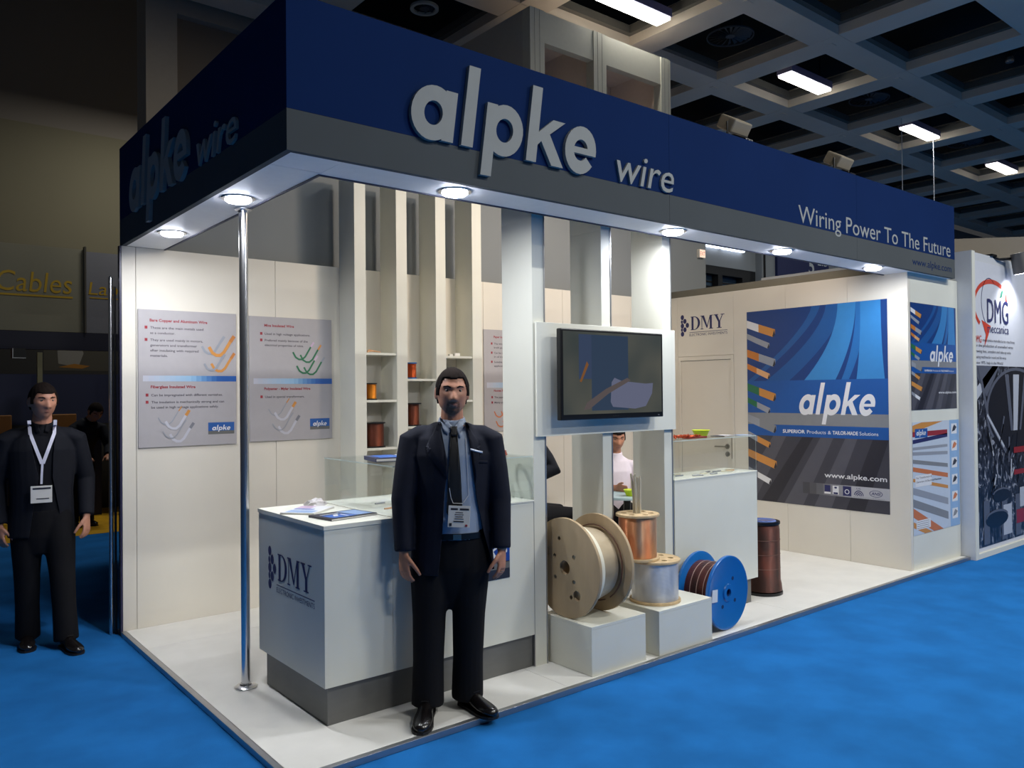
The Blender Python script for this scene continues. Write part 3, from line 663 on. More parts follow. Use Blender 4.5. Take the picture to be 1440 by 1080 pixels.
t = empty('paper_heap', (.62, 1.06, .957), 'crumpled translucent paper at the rear of the counter top', 'paper')
bm = bmesh.new(); bmesh.ops.create_icosphere(bm, subdivisions=3, radius=1)
for v in bm.verts:
    k = 1 + .16 * math.sin(7 * v.co.x + 3 * v.co.y) + .1 * math.sin(11 * v.co.y + 5 * v.co.z); v.co = Vector((v.co.x * .065 * k + .62, v.co.y * .04 * k + 1.06, .958 + max(0, v.co.z) * .035 * k))
build('paper_sheet', bm, mat('tissue', (205, 200, 200), .8), t, smooth=True)
book('catalogue', .93, .70, ct1, .30, .22, .022, math.radians(-12), (mat('navy_cover', (34, 44, 84), .35),), 'thick navy catalogue lying on the left glass case', 'catalogue', [(P_white, [(.55, .5), (.95, .5), (.95, .9), (.55, .9)]), (P_blue, [(.1, .1), (.5, .1), (.5, .9), (.1, .9)])])
def coil_bundle(name, cx, cy, z, L, R, n, m, lb, rz=0.):
    t = empty(name, (cx, cy, z), lb, 'wire coil', rz=rz)
    for k in range(n):
        off = (k - n / 2) * .011; pts = []
        for q in range(25):
            a = 2 * PI * q / 24; pts.append((math.cos(a) * L, math.sin(a) * R + off * .4, .0065 + .010 * (k % 3)))
        build('wire_turn', tube(B(), pts, .0045, 6, cap=False), m, t, local=True, smooth=True)
    return t
m_rc = mat('red_copper', (190, 76, 40), .3, .7)
coil_bundle('copper_coil', 1.46, .52, ct1, .10, .05, 6, m_rc, 'red copper wire coil lying at the right end of the left glass case', .1)
t = empty('copper_tangle', (3.1, .55, ct2), 'tangle of bent red copper samples on the right glass case', 'wire sample')
for k in range(12):
    bx_, by_ = 3.02 + .018 * k % .2, .45 + .02 * (k % 5); pts = []
    for q in range(8): pts.append((bx_ + .022 * q * .6, by_ + .012 * math.sin(q * 1.7 + k), ct2 + .006 + .018 * abs(math.sin(q * 1.3 + k * 2.1))))
    build('bent_wire', tube(B(), pts, .005, 6), m_rc, t, smooth=True)
for k in range(4): build('copper_bar', bx(3.15, 3.36, .44 + .016 * k, .452 + .016 * k, ct2 + .0005, ct2 + .012, .001), mat('red_bar', (160, 66, 56), .4, .5), t)
t = empty('green_bowl', (3.43, .55, ct2), 'bright yellow green plastic bowl on the right glass case', 'bowl')
M_lime = mat('lime_plastic', (196, 214, 10), .45)
build('bowl_body', lathe(B(), [(0, 0), (.042, 0), (.060, .042), (.066, .046), (.066, .050), (.057, .048), (.039, .006), (0, .006)], (3.43, .55, ct2 + .0005), n=36), M_lime, t, smooth=True)
build('sweets', lathe(B(), [(0, .008), (.037, .008), (.045, .024), (.025, .034), (0, .037)], (3.43, .55, ct2), n=14), mat('sweets', (170, 130, 40), .6), t, smooth=True, kind='stuff')
book('leaflet', 3.63, .50, ct2, .20, .11, .004, .2, (P_dark,), 'flat stack of dark and white leaflets beside the green bowl', 'leaflet', [(P_white, [(.4, .1), (.9, .1), (.9, .9), (.4, .9)])])
book('leaflet', 3.79, .45, ct2, .12, .09, .003, -.2, (P_lb,), 'small pale blue card at the right corner of the right glass case', 'leaflet')

# small poster on the counter front behind the man
cp = empty('counter_poster', (1.2, .3695, .5), 'dark blue and grey poster on the counter front, mostly behind the standing man', 'poster')
build('poster_sheet', bx(.99, 1.464, .3675, .3695, .545, .90), P_dark, cp)
q = Art((0, .3675, 0), X, Z, -Y)
q.rect('printed_field', mat('print_deepblue', (24, 66, 150), .4), .99, .64, 1.464, .90, 1); q.alpke('printed_logo', P_white, 1.10, .665, .35, .055, 2); q.rect('printed_field', M_base, .99, .60, 1.464, .635, 1); q.done(cp)

# white plinths
for (x0, x1, ya, yb, z, lb) in ((1.775, 2.2205, .035, .44, .275, 'white display plinth under the large plywood drum'), (2.325, 2.832, .02, .368, .268, 'white display plinth under the stacked silver and copper spools')):
    p_ = empty('plinth', (x0, ya, 0), lb, 'plinth', 'white plinths along the stand edge')
    build('front_board', bx(x0, x1, ya, ya + .016, .001, z - .0165), M_white, p_); build('rear_board', bx(x0, x1, yb - .016, yb, .001, z - .0165), M_white, p_)
    build('side_board', bx(x0, x0 + .016, ya + .0165, yb - .0165, .001, z - .0165), M_white, p_); build('side_board', bx(x1 - .016, x1, ya + .0165, yb - .0165, .001, z - .0165), M_white, p_)
    build('top_board', bx(x0, x1, ya, yb, z - .016, z, .001), M_white, p_)

def holes(bm, parent): pass
# big plywood drum, axis along X
R = .288; cy, cz = .277, .275 + .2885
dm = empty('cable_drum', (1.93, cy, .275), 'large plywood cable drum with pale winding on the left white plinth', 'cable drum')
def flange(x0, x1, name='drum_flange', R=R, cy=cy, cz=cz, hl=None, m=M_wood):
    """round board with real through holes"""
    hl = hl or []
    bm = lathe(B(), [(0, 0), (R - .002, 0), (R, .002), (R, x1 - x0 - .002), (R - .002, x1 - x0), (0, x1 - x0)], (x0, cy, cz), (1, 0, 0), 64)
    o = build(name, bm, m, dm, smooth=True)
    cb = B()
    for (dy, dz, r) in hl: disc(cb, (x0 - .03, cy + dy, cz + dz), r, x1 - x0 + .06, (1, 0, 0), 20)
    c_ = build('cutter', cb, m, dm)
    md = o.modifiers.new('b', 'BOOLEAN'); md.object = c_; md.operation = 'DIFFERENCE'; md.solver = 'EXACT'
    dg = bpy.context.evaluated_depsgraph_get(); me = bpy.data.meshes.new_from_object(o.evaluated_get(dg)); o.modifiers.clear(); o.data = me
    bpy.data.objects.remove(c_); return o
HL = [(0, 0, .042)] + [(.105 * math.cos(a) , .105 * math.sin(a), .013) for a in (.6, 2.4, 3.9, 5.6)] + [(-.10, -.145, .030), (.155, .08, .030)] + [(.17 * math.cos(a), .17 * math.sin(a), .012) for a in (1.3, 4.4)]
flange(1.800, 1.820, hl=HL); flange(2.060, 2.080, hl=HL[:5])
build('drum_core', lathe(B(), [(.045, 0), (.15, 0), (.15, .239), (.045, .239)], (1.8205, cy, cz), (1, 0, 0), 48, True), M_ply, dm, smooth=True)
build('winding', lathe(B(), [(.151, 0), (.236, .004), (.236, .06), (.228, .075), (.222, .12), (.212, .17), (.204, .215), (.151, .238)], (1.8208, cy, cz), (1, 0, 0), 56, True), banded('winding_tan', (170, 152, 124), (204, 188, 160), 0, 70, .45, .25, .2), dm, smooth=True)
build('winding_band', lathe(B(), [(.237, 0), (.250, 0), (.250, .024), (.237, .024)], (1.856, cy, cz), (1, 0, 0), 56, True), mat('band_cream', (232, 226, 204), .5), dm, smooth=True)
build('winding_band', lathe(B(), [(.237, 0), (.246, 0), (.246, .026), (.237, .026)], (1.826, cy, cz), (1, 0, 0), 56, True), mat('band_grey_green', (170, 184, 172), .4), dm, smooth=True)
build('loose_wire', tube(B(), [(2.045, cy + .225 * math.cos(a), cz + .225 * math.sin(a)) for a in [PI * k / 16 for k in range(-10, 22)]], .004, 6), mat('dark_wire', (96, 60, 44), .5), dm, smooth=True)
for k, (dy, dz, r) in enumerate(HL[1:5]):
    build('bolt', disc(disc(B(), (1.806, cy + dy, cz + dz), .0125, .006, (1, 0, 0), 12), (1.803, cy + dy, cz + dz), .006, .003, (1, 0, 0), 6), M_steel, dm)

# silver spool and copper spool stacked on the second plinth
def flat_spool(x, y, z, r, h, R, wire, lb, t_=.016):
    s_ = empty('wire_spool', (x, y, z), lb, 'spool', 'spools with pressboard flanges on the right plinth')
    def fl(z0):
        bm = lathe(B(), [(0, 0), (R - .002, 0), (R, .002), (R, t_ - .002), (R - .002, t_), (0, t_)], (x, y, z0), n=56)
        o = build('spool_flange', bm, M_ply, s_, smooth=True); cb = B(); disc(cb, (x, y, z0 - .02), .022, .08, n=20)
        for k in range(6): disc(cb, (x + R * .62 * math.cos(k * PI / 3 + .3), y + R * .62 * math.sin(k * PI / 3 + .3), z0 - .02), .019, .08, n=16)
        c_ = build('cutter', cb, M_ply, s_); md = o.modifiers.new('b', 'BOOLEAN'); md.object = c_; md.solver = 'EXACT'
        me = bpy.data.meshes.new_from_object(o.evaluated_get(bpy.context.evaluated_depsgraph_get())); o.modifiers.clear(); o.data = me; bpy.data.objects.remove(c_)
    fl(z + .0005); fl(z + h - t_)
    build('winding', lathe(B(), [(.03, 0), (r, 0), (r, h - 2 * t_ - .002), (.03, h - 2 * t_ - .002)], (x, y, z + t_ + .001), n=56, closed=True), wire, s_, smooth=True)
    return s_
SX, SY = 2.515, .215
flat_spool(SX, SY, .268, .146, .265, .160, W_sil, 'wide silver aluminium wire spool standing on the right white plinth')
CX_, CY_ = 2.545, .33
flat_spool(2.418, .268, .5335, .118, .285, .136, W_cop, 'shiny copper wire spool stacked on top of the silver one')
# loose steel rods standing in the copper spool
for k in range(13):
    a = 2 * PI * k / 13; r0 = .0195 if k % 3 else .009; px, py = 2.416 + r0 * math.cos(a), .268 + r0 * math.sin(a)
    tilt = (-.05 if k < 3 else .0) + random.uniform(-.012, .012); hh = random.uniform(.19, .225) + (.03 if k < 3 else 0)
    top = (px + tilt * .9 + .005 * math.cos(a), py + random.uniform(-.01, .01), .828 + hh)
    o = build('steel_rod', tube(B(), [(px, py, .72), top], .0058, 7), mat('rod_metal', (206, 196, 172), .4, .2), origin=(px, py, .72), smooth=True)
    tag(o, 'thin grey metal rod standing in the middle of the copper spool', 'rod', 'metal rods in the copper spool')

# blue plastic spool lying on its rim at the stand edge
bs = empty('wire_spool', (2.99, .15, 0), 'blue plastic spool of dark wire on its rims beside the second plinth', 'spool')
ax = Vector((.07, -.997, 0)).normalized(); R2 = .243; C1 = Vector((3.088, .082, R2 + .001)); C2 = C1 - ax * .235
for c0, s_ in ((C1, 1), (C2, -1)):
    build('spool_flange', lathe(B(), [(.026, 0), (R2 - .03, 0), (R2 - .018, .006), (R2 - .004, .006), (R2, .002), (R2, -.014), (R2 - .006, -.018), (.026, -.014)], c0, ax * s_, 64, True), M_bluep, bs, smooth=True)
build('flange_step', lathe(B(), [(.027, .0005), (.06, .0005), (.055, .008), (.027, .008)], C1, ax, 40, True), M_bluep, bs, smooth=True)
u_, v_ = frame_of(ax)
for a in (.9, 2.5, 4.1):
    build('flange_hole_plug', disc(B(), C1 + (u_ * math.cos(a) + v_ * math.sin(a)) * .105, .013, .0012, ax, 16), mat('hole_dark', (8, 40, 90), .6), bs)
build('hub_tube', lathe(B(), [(.02, 0), (.0255, 0), (.0255, .235), (.02, .235)], C2, ax, 24, True), mat('hole_dark', (8, 40, 90), .6), bs, smooth=True)
build('winding', lathe(B(), [(.03, .016), (.185, .016), (.185, .219), (.03, .219)], C2, ax, 56, True), banded('winding_brown_lines', (48, 26, 26), (110, 52, 48), 2, 45, .35, .5), bs, smooth=True)
for k in range(3):
    build('wire_turn', lathe(B(), [(.185, 0), (.189, 0), (.189, .004), (.185, .004)], C2 + ax * (.06 + .05 * k), ax, 48, True), mat('pale_wire', (190, 160, 150), .4, .5), bs, smooth=True)
tg = C1 + ax * .007 + Vector((-.19, -.66, 0)).normalized() * .19 * Vector((1, 1, 0)).length / 1.414
side = ax.cross(Z).normalized()
lo = C1 + ax * .0085
pts = [lo + side * a + Z * b_ for a, b_ in ((-.20, .015), (-.135, .02), (-.14, .10), (-.19, .095))]
pts2 = [lo - side * a + Z * b_ for a, b_ in ((.0, 0),)]
cmr = Vector((-1.38, -3.15, 1.58)); lft = side if (C1 + side).dot(_r) < (C1 - side).dot(_r) else -side
pts = [lo + lft * a + Z * b_ for a, b_ in ((.205, -.03), (.14, -.035), (.135, .045), (.195, .05))]
build('paper_tag', prism(B(), pts, ax * .0015), P_white, bs)

# tall brown spool behind the right counter
bt = empty('wire_spool', (4.13, .52, 0), 'tall dark brown enamelled wire spool standing at the right end of the right counter', 'spool')
bxx, byy = 4.118, .50
build('spool_flange', lathe(B(), [(0, .001), (.150, .001), (.150, .022), (0, .022)], (bxx, byy, 0), n=48), M_black, bt, smooth=True)
build('winding', lathe(B(), [(0, .023), (.146, .03), (.142, .08), (.134, .11), (.131, .50), (.126, .535), (0, .54)], (bxx, byy, 0), n=48), banded('winding_chestnut', (50, 22, 15), (98, 44, 30), 2, 70, .35, .45, .12, .5), bt, smooth=True)
build('spool_flange', lathe(B(), [(.03, .5405), (.133, .5405), (.136, .55), (.133, .563), (.09, .563), (.075, .555), (.03, .555)], (bxx, byy, 0), n=48, closed=True), M_black, bt, smooth=True)
for zz in (.2, .31, .42): build('binding_cord', lathe(B(), [(.1325, 0), (.1345, 0), (.1345, .004), (.1325, .004)], (bxx, byy, zz), n=40, closed=True), mat('cord', (120, 90, 80), .6), bt)
build('plastic_wrap', lathe(B(), [(.0, .004), (.05, .003), (.09, .010), (.10, .001), (.0, .001)], (bxx - .01, byy - .02, .5635), n=9), mat('wrap_blue', (110, 130, 190), .15, .3), bt)

# ================================================================== POSTERS
def board(name, x0, x1, z0, z1, lb, y=2.6995):
    t = empty(name, (x0, y, z0), lb, 'poster', 'grey product posters on the back wall')
    build('poster_board', bx(x0, x1, y - .012, y - .0005, z0, z1, .001), M_pboard, t)
    return t, Art((x0, y - .012, z0), X, Z, -Y)
P_wht = mat('print_grad_pale', (196, 208, 224), .45); P_mid = mat('print_grad_mid', (110, 158, 206), .45); P_dk = mat('print_grad_dark', (36, 88, 160), .45)
def gradbar(A, x0, x1, y0, y1):
    n = 18; c0, c1, c2_ = (190, 192, 204), (150, 190, 222), (34, 88, 164)
    for k in range(n):
        t_ = k / (n - 1); c = [a + (b - a) * min(1, t_ * 2) for a, b in zip(c0, c1)] if t_ < .5 else [a + (b - a) * min(1, (t_ - .5) * 3) for a, b in zip(c1, c2_)]
        A.rect('printed_bar', mat('bar_%02d' % k, tuple(int(v) for v in c), .45), x0 + (x1 - x0) * k / n, y0, x0 + (x1 - x0) * (k + 1) / n + .0002, y1, 1)
HK = [0]
def hook(A, x, y, s, m, mt_, w=.011, flip=False):
    HK[0] = (HK[0] + 1) % 4; l_ = 2 + HK[0] * 1.7
    """J shaped wire drawing with bare tip"""
    pts = [(-.30, .16), (-.22, .02), (-.12, -.04), (-.02, -.04), (.08, .04), (.26, .34)]
    A.line('printed_wires', m, [(x + a * s, y + b * s) for a, b in pts], w * s / .22, l_)
    A.line('printed_wires', mt_, [(x + a * s, y + b * s) for a, b in [(.27, .35), (.35, .47)]], w * s / .22 * 1.15, l_ + 1.4)
def bullets(A, x, y, lines, w, dy=.036, h=.0165, bl=True):
    first = True
    for i, (ln, fw) in enumerate(lines):
        if not ln.startswith('  '):
            A.rect('printed_text', P_red, x - .036, y - .001, x - .018, y + .019, 1)
        A.text('printed_text', P_text, ln.strip(), x, y, fw, h, 1, bold=.012); y -= dy * (1 if i + 1 < len(lines) and lines[i + 1][0].startswith('  ') else 1.35)
def logo_box(A, x, y, w, h):
    A.rect('printed_logo', P_dk, x, y + h * .28, x + w, y + h, 1); A.rect('printed_logo', M_base, x, y, x + w, y + h * .28, 1); A.alpke('printed_letters', P_white, x + w * .14, y + h * .34, w * .72, h * .27, 3, .2)
t1, A1 = board('wire_poster', .100, .774, 1.228, 2.179, 'grey poster headed Bare Copper and Aluminum Wire, leftmost on the back wall')
A1.text('printed_text', P_red, 'Bare Copper and Aluminum Wire', .075, .868, .39, .019, 1, bold=.03)
bullets(A1, .078, .818, [('These are the main metals used', .36), ('  as a conductor.', .165), ('They are used mainly in motors,', .355), ('  generators and transformer', .315), ('  after insulating with required', .325), ('  materials.', .115)], .36)
hook(A1, .50, .665, .24, P_silver, P_silver, .016); hook(A1, .56, .655, .27, P_or, mat('print_copper', (190, 120, 60), .4), .018); hook(A1, .51, .545, .22, P_silver, P_silver, .015); hook(A1, .57, .54, .25, P_or, mat('print_copper', (190, 120, 60), .4), .016)
gradbar(A1, .03, .672, .455, .495)
A1.text('printed_text', P_red, 'Fiberglass Insulated Wire', .08, .408, .30, .019, 1, bold=.03)
bullets(A1, .083, .352, [('Can be impregnated with different varnishes.', .49), ('The insulation is mechanically strong and can', .50), ('  be used in high voltage applications safely.', .46)], .4)
hook(A1, .20, .165, .24, P_silver, P_or, .006); hook(A1, .25, .135, .24, mat('print_pale', (188, 188, 198), .5), P_or, .016); hook(A1, .23, .07, .24, P_silver, P_silver, .006); hook(A1, .28, .045, .24, mat('print_pale', (188, 188, 198), .5), mat('print_copper2', (120, 122, 130), .4), .016)
logo_box(A1, .468, .075, .188, .085); A1.done(t1)
t2, A2 = board('wire_poster', .872, 1.538, 1.235, 2.172, 'grey poster headed Mica Insulated Wire with green wires, behind the chrome pole')
A2.text('printed_text', P_red, 'Mica Insulated Wire', .115, .862, .235, .019, 1, bold=.03)
bullets(A2, .118, .80, [('Used in high voltage applications.', .365), ('Prefered mainly because of the', .345), ('  electrical properties of mica.', .31)], .36)
for (x, y, tp) in ((.42, .63, P_pink), (.48, .61, P_or), (.45, .525, P_pink), (.51, .515, P_silver)): hook(A2, x, y, .26, P_green, tp, .011)
gradbar(A2, .03, .666, .43, .472)
A2.text('printed_text', P_red, 'Polyester - Mylar Insulated Wire', .112, .385, .37, .019, 1, bold=.03)
bullets(A2, .118, .325, [('Used in special transformers.', .315)], .4)
hook(A2, .22, .20, .25, P_silver, P_or, .006); hook(A2, .27, .17, .25, mat('print_pale', (188, 188, 198), .5), P_or, .016); hook(A2, .25, .09, .25, P_silver, P_silver, .006); hook(A2, .30, .065, .25, mat('print_pale', (188, 188, 198), .5), mat('print_copper2', (120, 122, 130), .4), .016)
logo_box(A2, .478, .075, .165, .085); A2.done(t2)
t3, A3 = board('wire_poster', 3.055, 3.73, 1.228, 2.165, 'grey poster with copper hooks, half hidden between shelf unit and television wall')
A3.text('printed_text', P_red, 'Paper Insulated Wire', .115, .862, .26, .019, 1, bold=.03)
bullets(A3, .118, .80, [('The winding is 1 to 8 layers of', .36), ('  kraft paper.', .15), ('Can be used up to 110 degrees', .36), ('  in oil transformers.', .24), ('Suitable for large power', .30), ('  applications.', .16)], .36)
gradbar(A3, .03, .67, .40, .45)
A3.text('printed_text', P_red, 'Nomex Paper Insulated Wire', .112, .365, .34, .019, 1, bold=.03)
bullets(A3, .118, .305, [('The paper is resistant to heat.', .33), ('Mainly used in dry transformers.', .35)], .4)
for (x, y) in ((.19, .14), (.27, .14), (.21, .05), (.29, .05)): hook(A3, x, y, .25, mat('print_rust', (200, 116, 70), .4), P_or, .010)
A3.done(t3)

M_pb = mat('poster_blue', (22, 84, 158), .35); M_pd = mat('poster_deepblue', (16, 58, 122), .35); M_ps = mat('poster_sky', (52, 128, 192), .35); M_pg = mat('poster_grey', (132, 134, 138), .35); M_pk = mat('poster_dark', (62, 62, 72), .35); M_pk2 = mat('poster_dark_streak', (84, 84, 94), .35); M_pk3 = mat('poster_black_streak', (42, 42, 52), .35)
def arc_band(cx, cy, r0, r1, a0, a1, n, ky=1.):
    o = [(cx + r0 * math.cos(a0 + (a1 - a0) * k / n), cy + ky * r0 * math.sin(a0 + (a1 - a0) * k / n)) for k in range(n + 1)]
    return o + [(cx + r1 * math.cos(a0 + (a1 - a0) * k / n), cy + ky * r1 * math.sin(a0 + (a1 - a0) * k / n)) for k in range(n, -1, -1)]
def clip(pts, x0, y0, x1, y1):
    def cl(ps, f, ip):
        out = []
        for i, p in enumerate(ps):
            q = ps[i - 1]
            if f(p):
                if not f(q): out.append(ip(q, p))
                out.append(p)
            elif f(q): out.append(ip(q, p))
        return out
    ix = lambda X_: (lambda a, b: (X_, a[1] + (b[1] - a[1]) * (X_ - a[0]) / (b[0] - a[0])))
    iy = lambda Y_: (lambda a, b: (a[0] + (b[0] - a[0]) * (Y_ - a[1]) / (b[1] - a[1]), Y_))
    for f, ip in ((lambda p: p[0] >= x0, ix(x0)), (lambda p: p[0] <= x1, ix(x1)), (lambda p: p[1] >= y0, iy(y0)), (lambda p: p[1] <= y1, iy(y1))):
        pts = cl(pts, f, ip)
        if not pts: return []
    return pts
def big_poster(name, O, U, N, w, h, lb, full=True):
    t = empty(name, O, lb, 'poster')
    Ov = Vector(O); bm = B(); prism(bm, [Ov, Ov + U * w, Ov + U * w + Z * h, Ov + Z * h], N * .002); build('poster_sheet', bm, M_pk, t)
    A = Art(Ov + N * .002, U, Z, N); fx, fy = w, h
    def R_(nm, m, x0, y0, x1, y1, L=1): A.rect(nm, m, x0 * w, y0 * h, x1 * w, y1 * h, L)
    def PL(nm, m, pts, L, box_=(0, 0, 1, 1)):
        p_ = clip(pts, *box_)
        if len(p_) > 2: A.poly(nm, m, [(a * w, b * h) for a, b in p_], L)
    R_('printed_field', M_pb, 0, .395, 1, 1, 1)
    top = (0, .63, 1, 1)
    PL('printed_swirl', M_pd, [(0, .63), (1, .63), (1, 1), (0, 1)], 1.5, top)
    def swirl(xt0, xt1, xb0, xb1, m, L, pw=1.6):
        l = []; r = []
        for k in range(13):
            s_ = k / 12; y = 1 - .37 * s_; l.append((xt0 + (xb0 - xt0) * s_ ** pw, y)); r.append((xt1 + (xb1 - xt1) * s_ ** pw, y))
        for k in range(12): PL('printed_swirl', m, [l[k], r[k], r[k + 1], l[k + 1]], L, top)
    swirl(.60, .72, .15, .33, mat('poster_blue2', (24, 84, 150), .35), 2); swirl(.68, .80, .44, .66, M_ps, 2.3, 1.9); swirl(.80, .86, .70, .75, mat('poster_blue3', (34, 104, 172), .35), 2.4, 2.2); swirl(.83, .96, .80, .98, M_ps, 2.5, 2.4); swirl(.5, .56, .0, .05, mat('poster_blue2', (24, 84, 150), .35), 2.2, 1.4)
    R_('printed_field', M_pg, 0, .402, 1, .463, 2.6); R_('printed_field', M_pb, 0, .344, 1, .402, 2.6)
    for (x0, x1, x2, x3, m) in ((.42, .50, .10, .22, M_pk3), (.55, .64, .28, .42, M_pk2), (.72, .80, .5, .62, M_pk2), (.9, 1.0, .72, .84, M_pk3), (.2, .3, -.1, .05, M_pk2)):
        PL('printed_streak', m, [(x0, .344), (x1, .344), (x3, .0), (x2, .0)], 2, (0, 0, 1, .344))
    # wire ends along the left edge: sleeve then bare tip
    rows = [(.955, .12, P_white, P_or, 1), (.885, .06, P_silver, P_silver, 0), (.80, .10, mat('print_amber', (198, 120, 50), .4), P_silver, 1), (.725, .07, mat('print_amber', (198, 120, 50), .4), mat('print_peach', (224, 170, 120), .3), 0), (.62, .10, P_green, P_or, 1),
            (.545, .07, P_green, P_silver, 0), (.455, .10, P_silver, M_pg, 1), (.365, .06, P_silver, P_or, 0), (.27, .13, P_or, P_or, 1), (.175, .05, P_silver, P_white, 0), (.09, .0, P_silver, P_silver, 0)]
    for i, (y, L_, m1, m2, flat) in enumerate(rows[:10]):
        th = .040 if flat else .029; ex_ = (.30 if flat else .24) * .75; a, b_ = .0, y
        PL('printed_wires', m1, [(0, b_), (0, b_ - th), (ex_ * .42, b_ - th - .027), (ex_ * .42, b_ - .027 + .002)], 3)
        PL('printed_wires', m2, [(ex_ * .42, b_ - .025), (ex_ * .42, b_ - th - .027), (ex_ * .92, b_ - th - .057), (ex_, b_ - th * .8 - .052), (ex_, b_ - .058)], 3)
        PL('printed_wires', M_pk3, [(ex_ * .97, b_ - .060), (ex_ * .90, b_ - th - .054), (ex_ * .95, b_ - th - .056), (ex_ * 1.0, b_ - th * .8 - .052)], 3.4)
    A.alpke('printed_letters', P_white, .39 * w, .458 * h, .54 * w, .097 * h, 4, .2)
    A.text('printed_text', P_white, 'SUPERIOR', .275 * w, .362 * h, .165 * w, .017 * h, 4, bold=.025); A.text('printed_text', P_white, 'Products &', .455 * w, .362 * h, .17 * w, .017 * h, 4)
    A.text('printed_text', P_white, 'TAILOR-MADE', .635 * w, .362 * h, .17 * w, .017 * h, 4, bold=.025); A.text('printed_text', P_white, 'Solutions', .815 * w, .362 * h, .12 * w, .017 * h, 4)
    A.text('printed_text', P_white, 'www.alpke.com', .575 * w, .150 * h, .41 * w, .024 * h, 4, bold=.015)
    if full:
        for k in range(12):
            c = 70 + int(110 * min(1, k / 7)); R_('printed_band', mat('silver_band_%d' % k, (c, c, c + 6), .35), .42 + .58 * k / 12, .062, .42 + .58 * (k + 1) / 12 + .001, .118, 3)
        yb = .068
        A.rect('printed_marks', M_navy, .575 * w, .080 * h, .615 * w, .112 * h, 4); A.rect('printed_marks', P_white, .573 * w, .070 * h, .617 * w, .079 * h, 4)
        A.rect('printed_marks', P_white, .63 * w, .070 * h, .672 * w, .112 * h, 4); A.rect('printed_marks', M_navy, .636 * w, .071 * h, .666 * w, .080 * h, 5); A.poly('printed_marks', M_navy, [(.651 * w + .010 * w * math.cos(q_), .103 * h + .005 * h * math.sin(q_)) for q_ in [2 * PI * k / 8 for k in range(8)]], 5)
        A.rect('printed_marks', M_navy, .70 * w, .068 * h, .755 * w, .114 * h, 4)
        for q_ in ring_polys(.7275 * w, .088 * h, .016 * w, .012 * h, .011 * w, .0085 * h, n=14): A.poly('printed_marks', P_white, q_, 5)
        for rr in (.012, .022, .032):
            for q_ in ring_polys(.805 * w, .072 * h, rr * w, rr * h * .85, (rr - .005) * w, (rr - .005) * h * .85, 0.1, PI * .95, 10): A.poly('printed_marks', M_navy, q_, 5)
        A.text('printed_marks', M_navy, 'UL', .79 * w, .104 * h, .03 * w, .008 * h, 5, shear=.2)
        for q_ in ring_polys(.915 * w, .090 * h, .042 * w, .016 * h, .038 * w, .0140 * h, n=20): A.poly('printed_marks', M_navy, q_, 5)
        A.text('printed_marks', M_navy, 'ANSI', .885 * w, .084 * h, .06 * w, .013 * h, 5, shear=.2, bold=.02)
        A.text('printed_marks', P_text, 'Quality and Environmental Management', .77 * w, .066 * h, .2 * w, .003 * h, 5)
    A.done(t); return t
big_poster('large_poster', (5.699, 1.70, .470), -Y, -X, 1.45, 1.915, 'very large blue poster with white lettering on the right side wall')
big_poster('narrow_poster', (5.74, .069, 1.396), X, -Y, .925, .945, 'smaller blue poster high on the narrow front wall at the right end', False)
# product sheet poster
pp = empty('product_poster', (5.745, .069, .30), 'pale poster of wire samples below the smaller blue one on the front wall', 'poster')
build('poster_sheet', bx(5.745, 6.70, .067, .0692, .300, 1.290), mat('sheet_pale', (196, 206, 220), .4), pp)
A = Art((5.745, .067, .300), X, Z, -Y)
A.rect('printed_strip', mat('strip_blue', (140, 176, 214), .4), .745, .0, .955, .99, 1)
cols = [(P_or, .90, .96, 8), (P_red, .86, .905, 0), (M_navy, .80, .835, 3), (P_silver, .745, .77, 0), (P_silver, .70, .73, -2), (M_pg, .63, .665, -6), (mat('print_rust', (200, 116, 70), .4), .56, .60, -8), (P_or, .47, .50, -9), (P_silver, .36, .42, -12), (M_pg, .25, .32, -14), (mat('print_rust', (200, 116, 70), .4), .16, .24, -22), (P_or, .07, .12, -18)]
for m, a, b_, dg_ in cols:
    k = math.tan(math.radians(dg_)) * .70
    p_ = clip([(.0, a), (.0, b_), (.70, b_ + k), (.70, a + k)], .0, .0, .72, .985)
    if len(p_) > 2: A.poly('printed_wires', m, p_, 2)
A.rect('printed_logo', P_dk, .045, .85, .29, .93, 3); A.alpke('printed_logo', P_white, .07, .872, .19, .03, 4)
A.rect('printed_panel', P_white, .04, .42, .36, .52, 3); A.text('printed_text', P_text, 'For Transformers &', .06, .49, .30, .017, 4); A.text('printed_text', P_text, 'Generator & Electrical Machines', .06, .455, .50, .017, 4)
A.rect('printed_panel', P_white, .05, .045, .33, .125, 3)
for k in range(4): A.rect('printed_text', P_text, .06, .055 + .018 * k, .30, .058 + .018 * k, 4)
for k in range(6):
    y = .86 - k * .158; A.rect('printed_picture', P_white, .785, y, .905, y + .095, 2); A.poly('printed_picture', random.choice([P_dark, mat('print_rust', (200, 116, 70), .4), M_pg]), [(.80, y + .02), (.86, y + .03), (.90, y + .06), (.85, y + .085), (.82, y + .06)], 3)
A.done(pp)
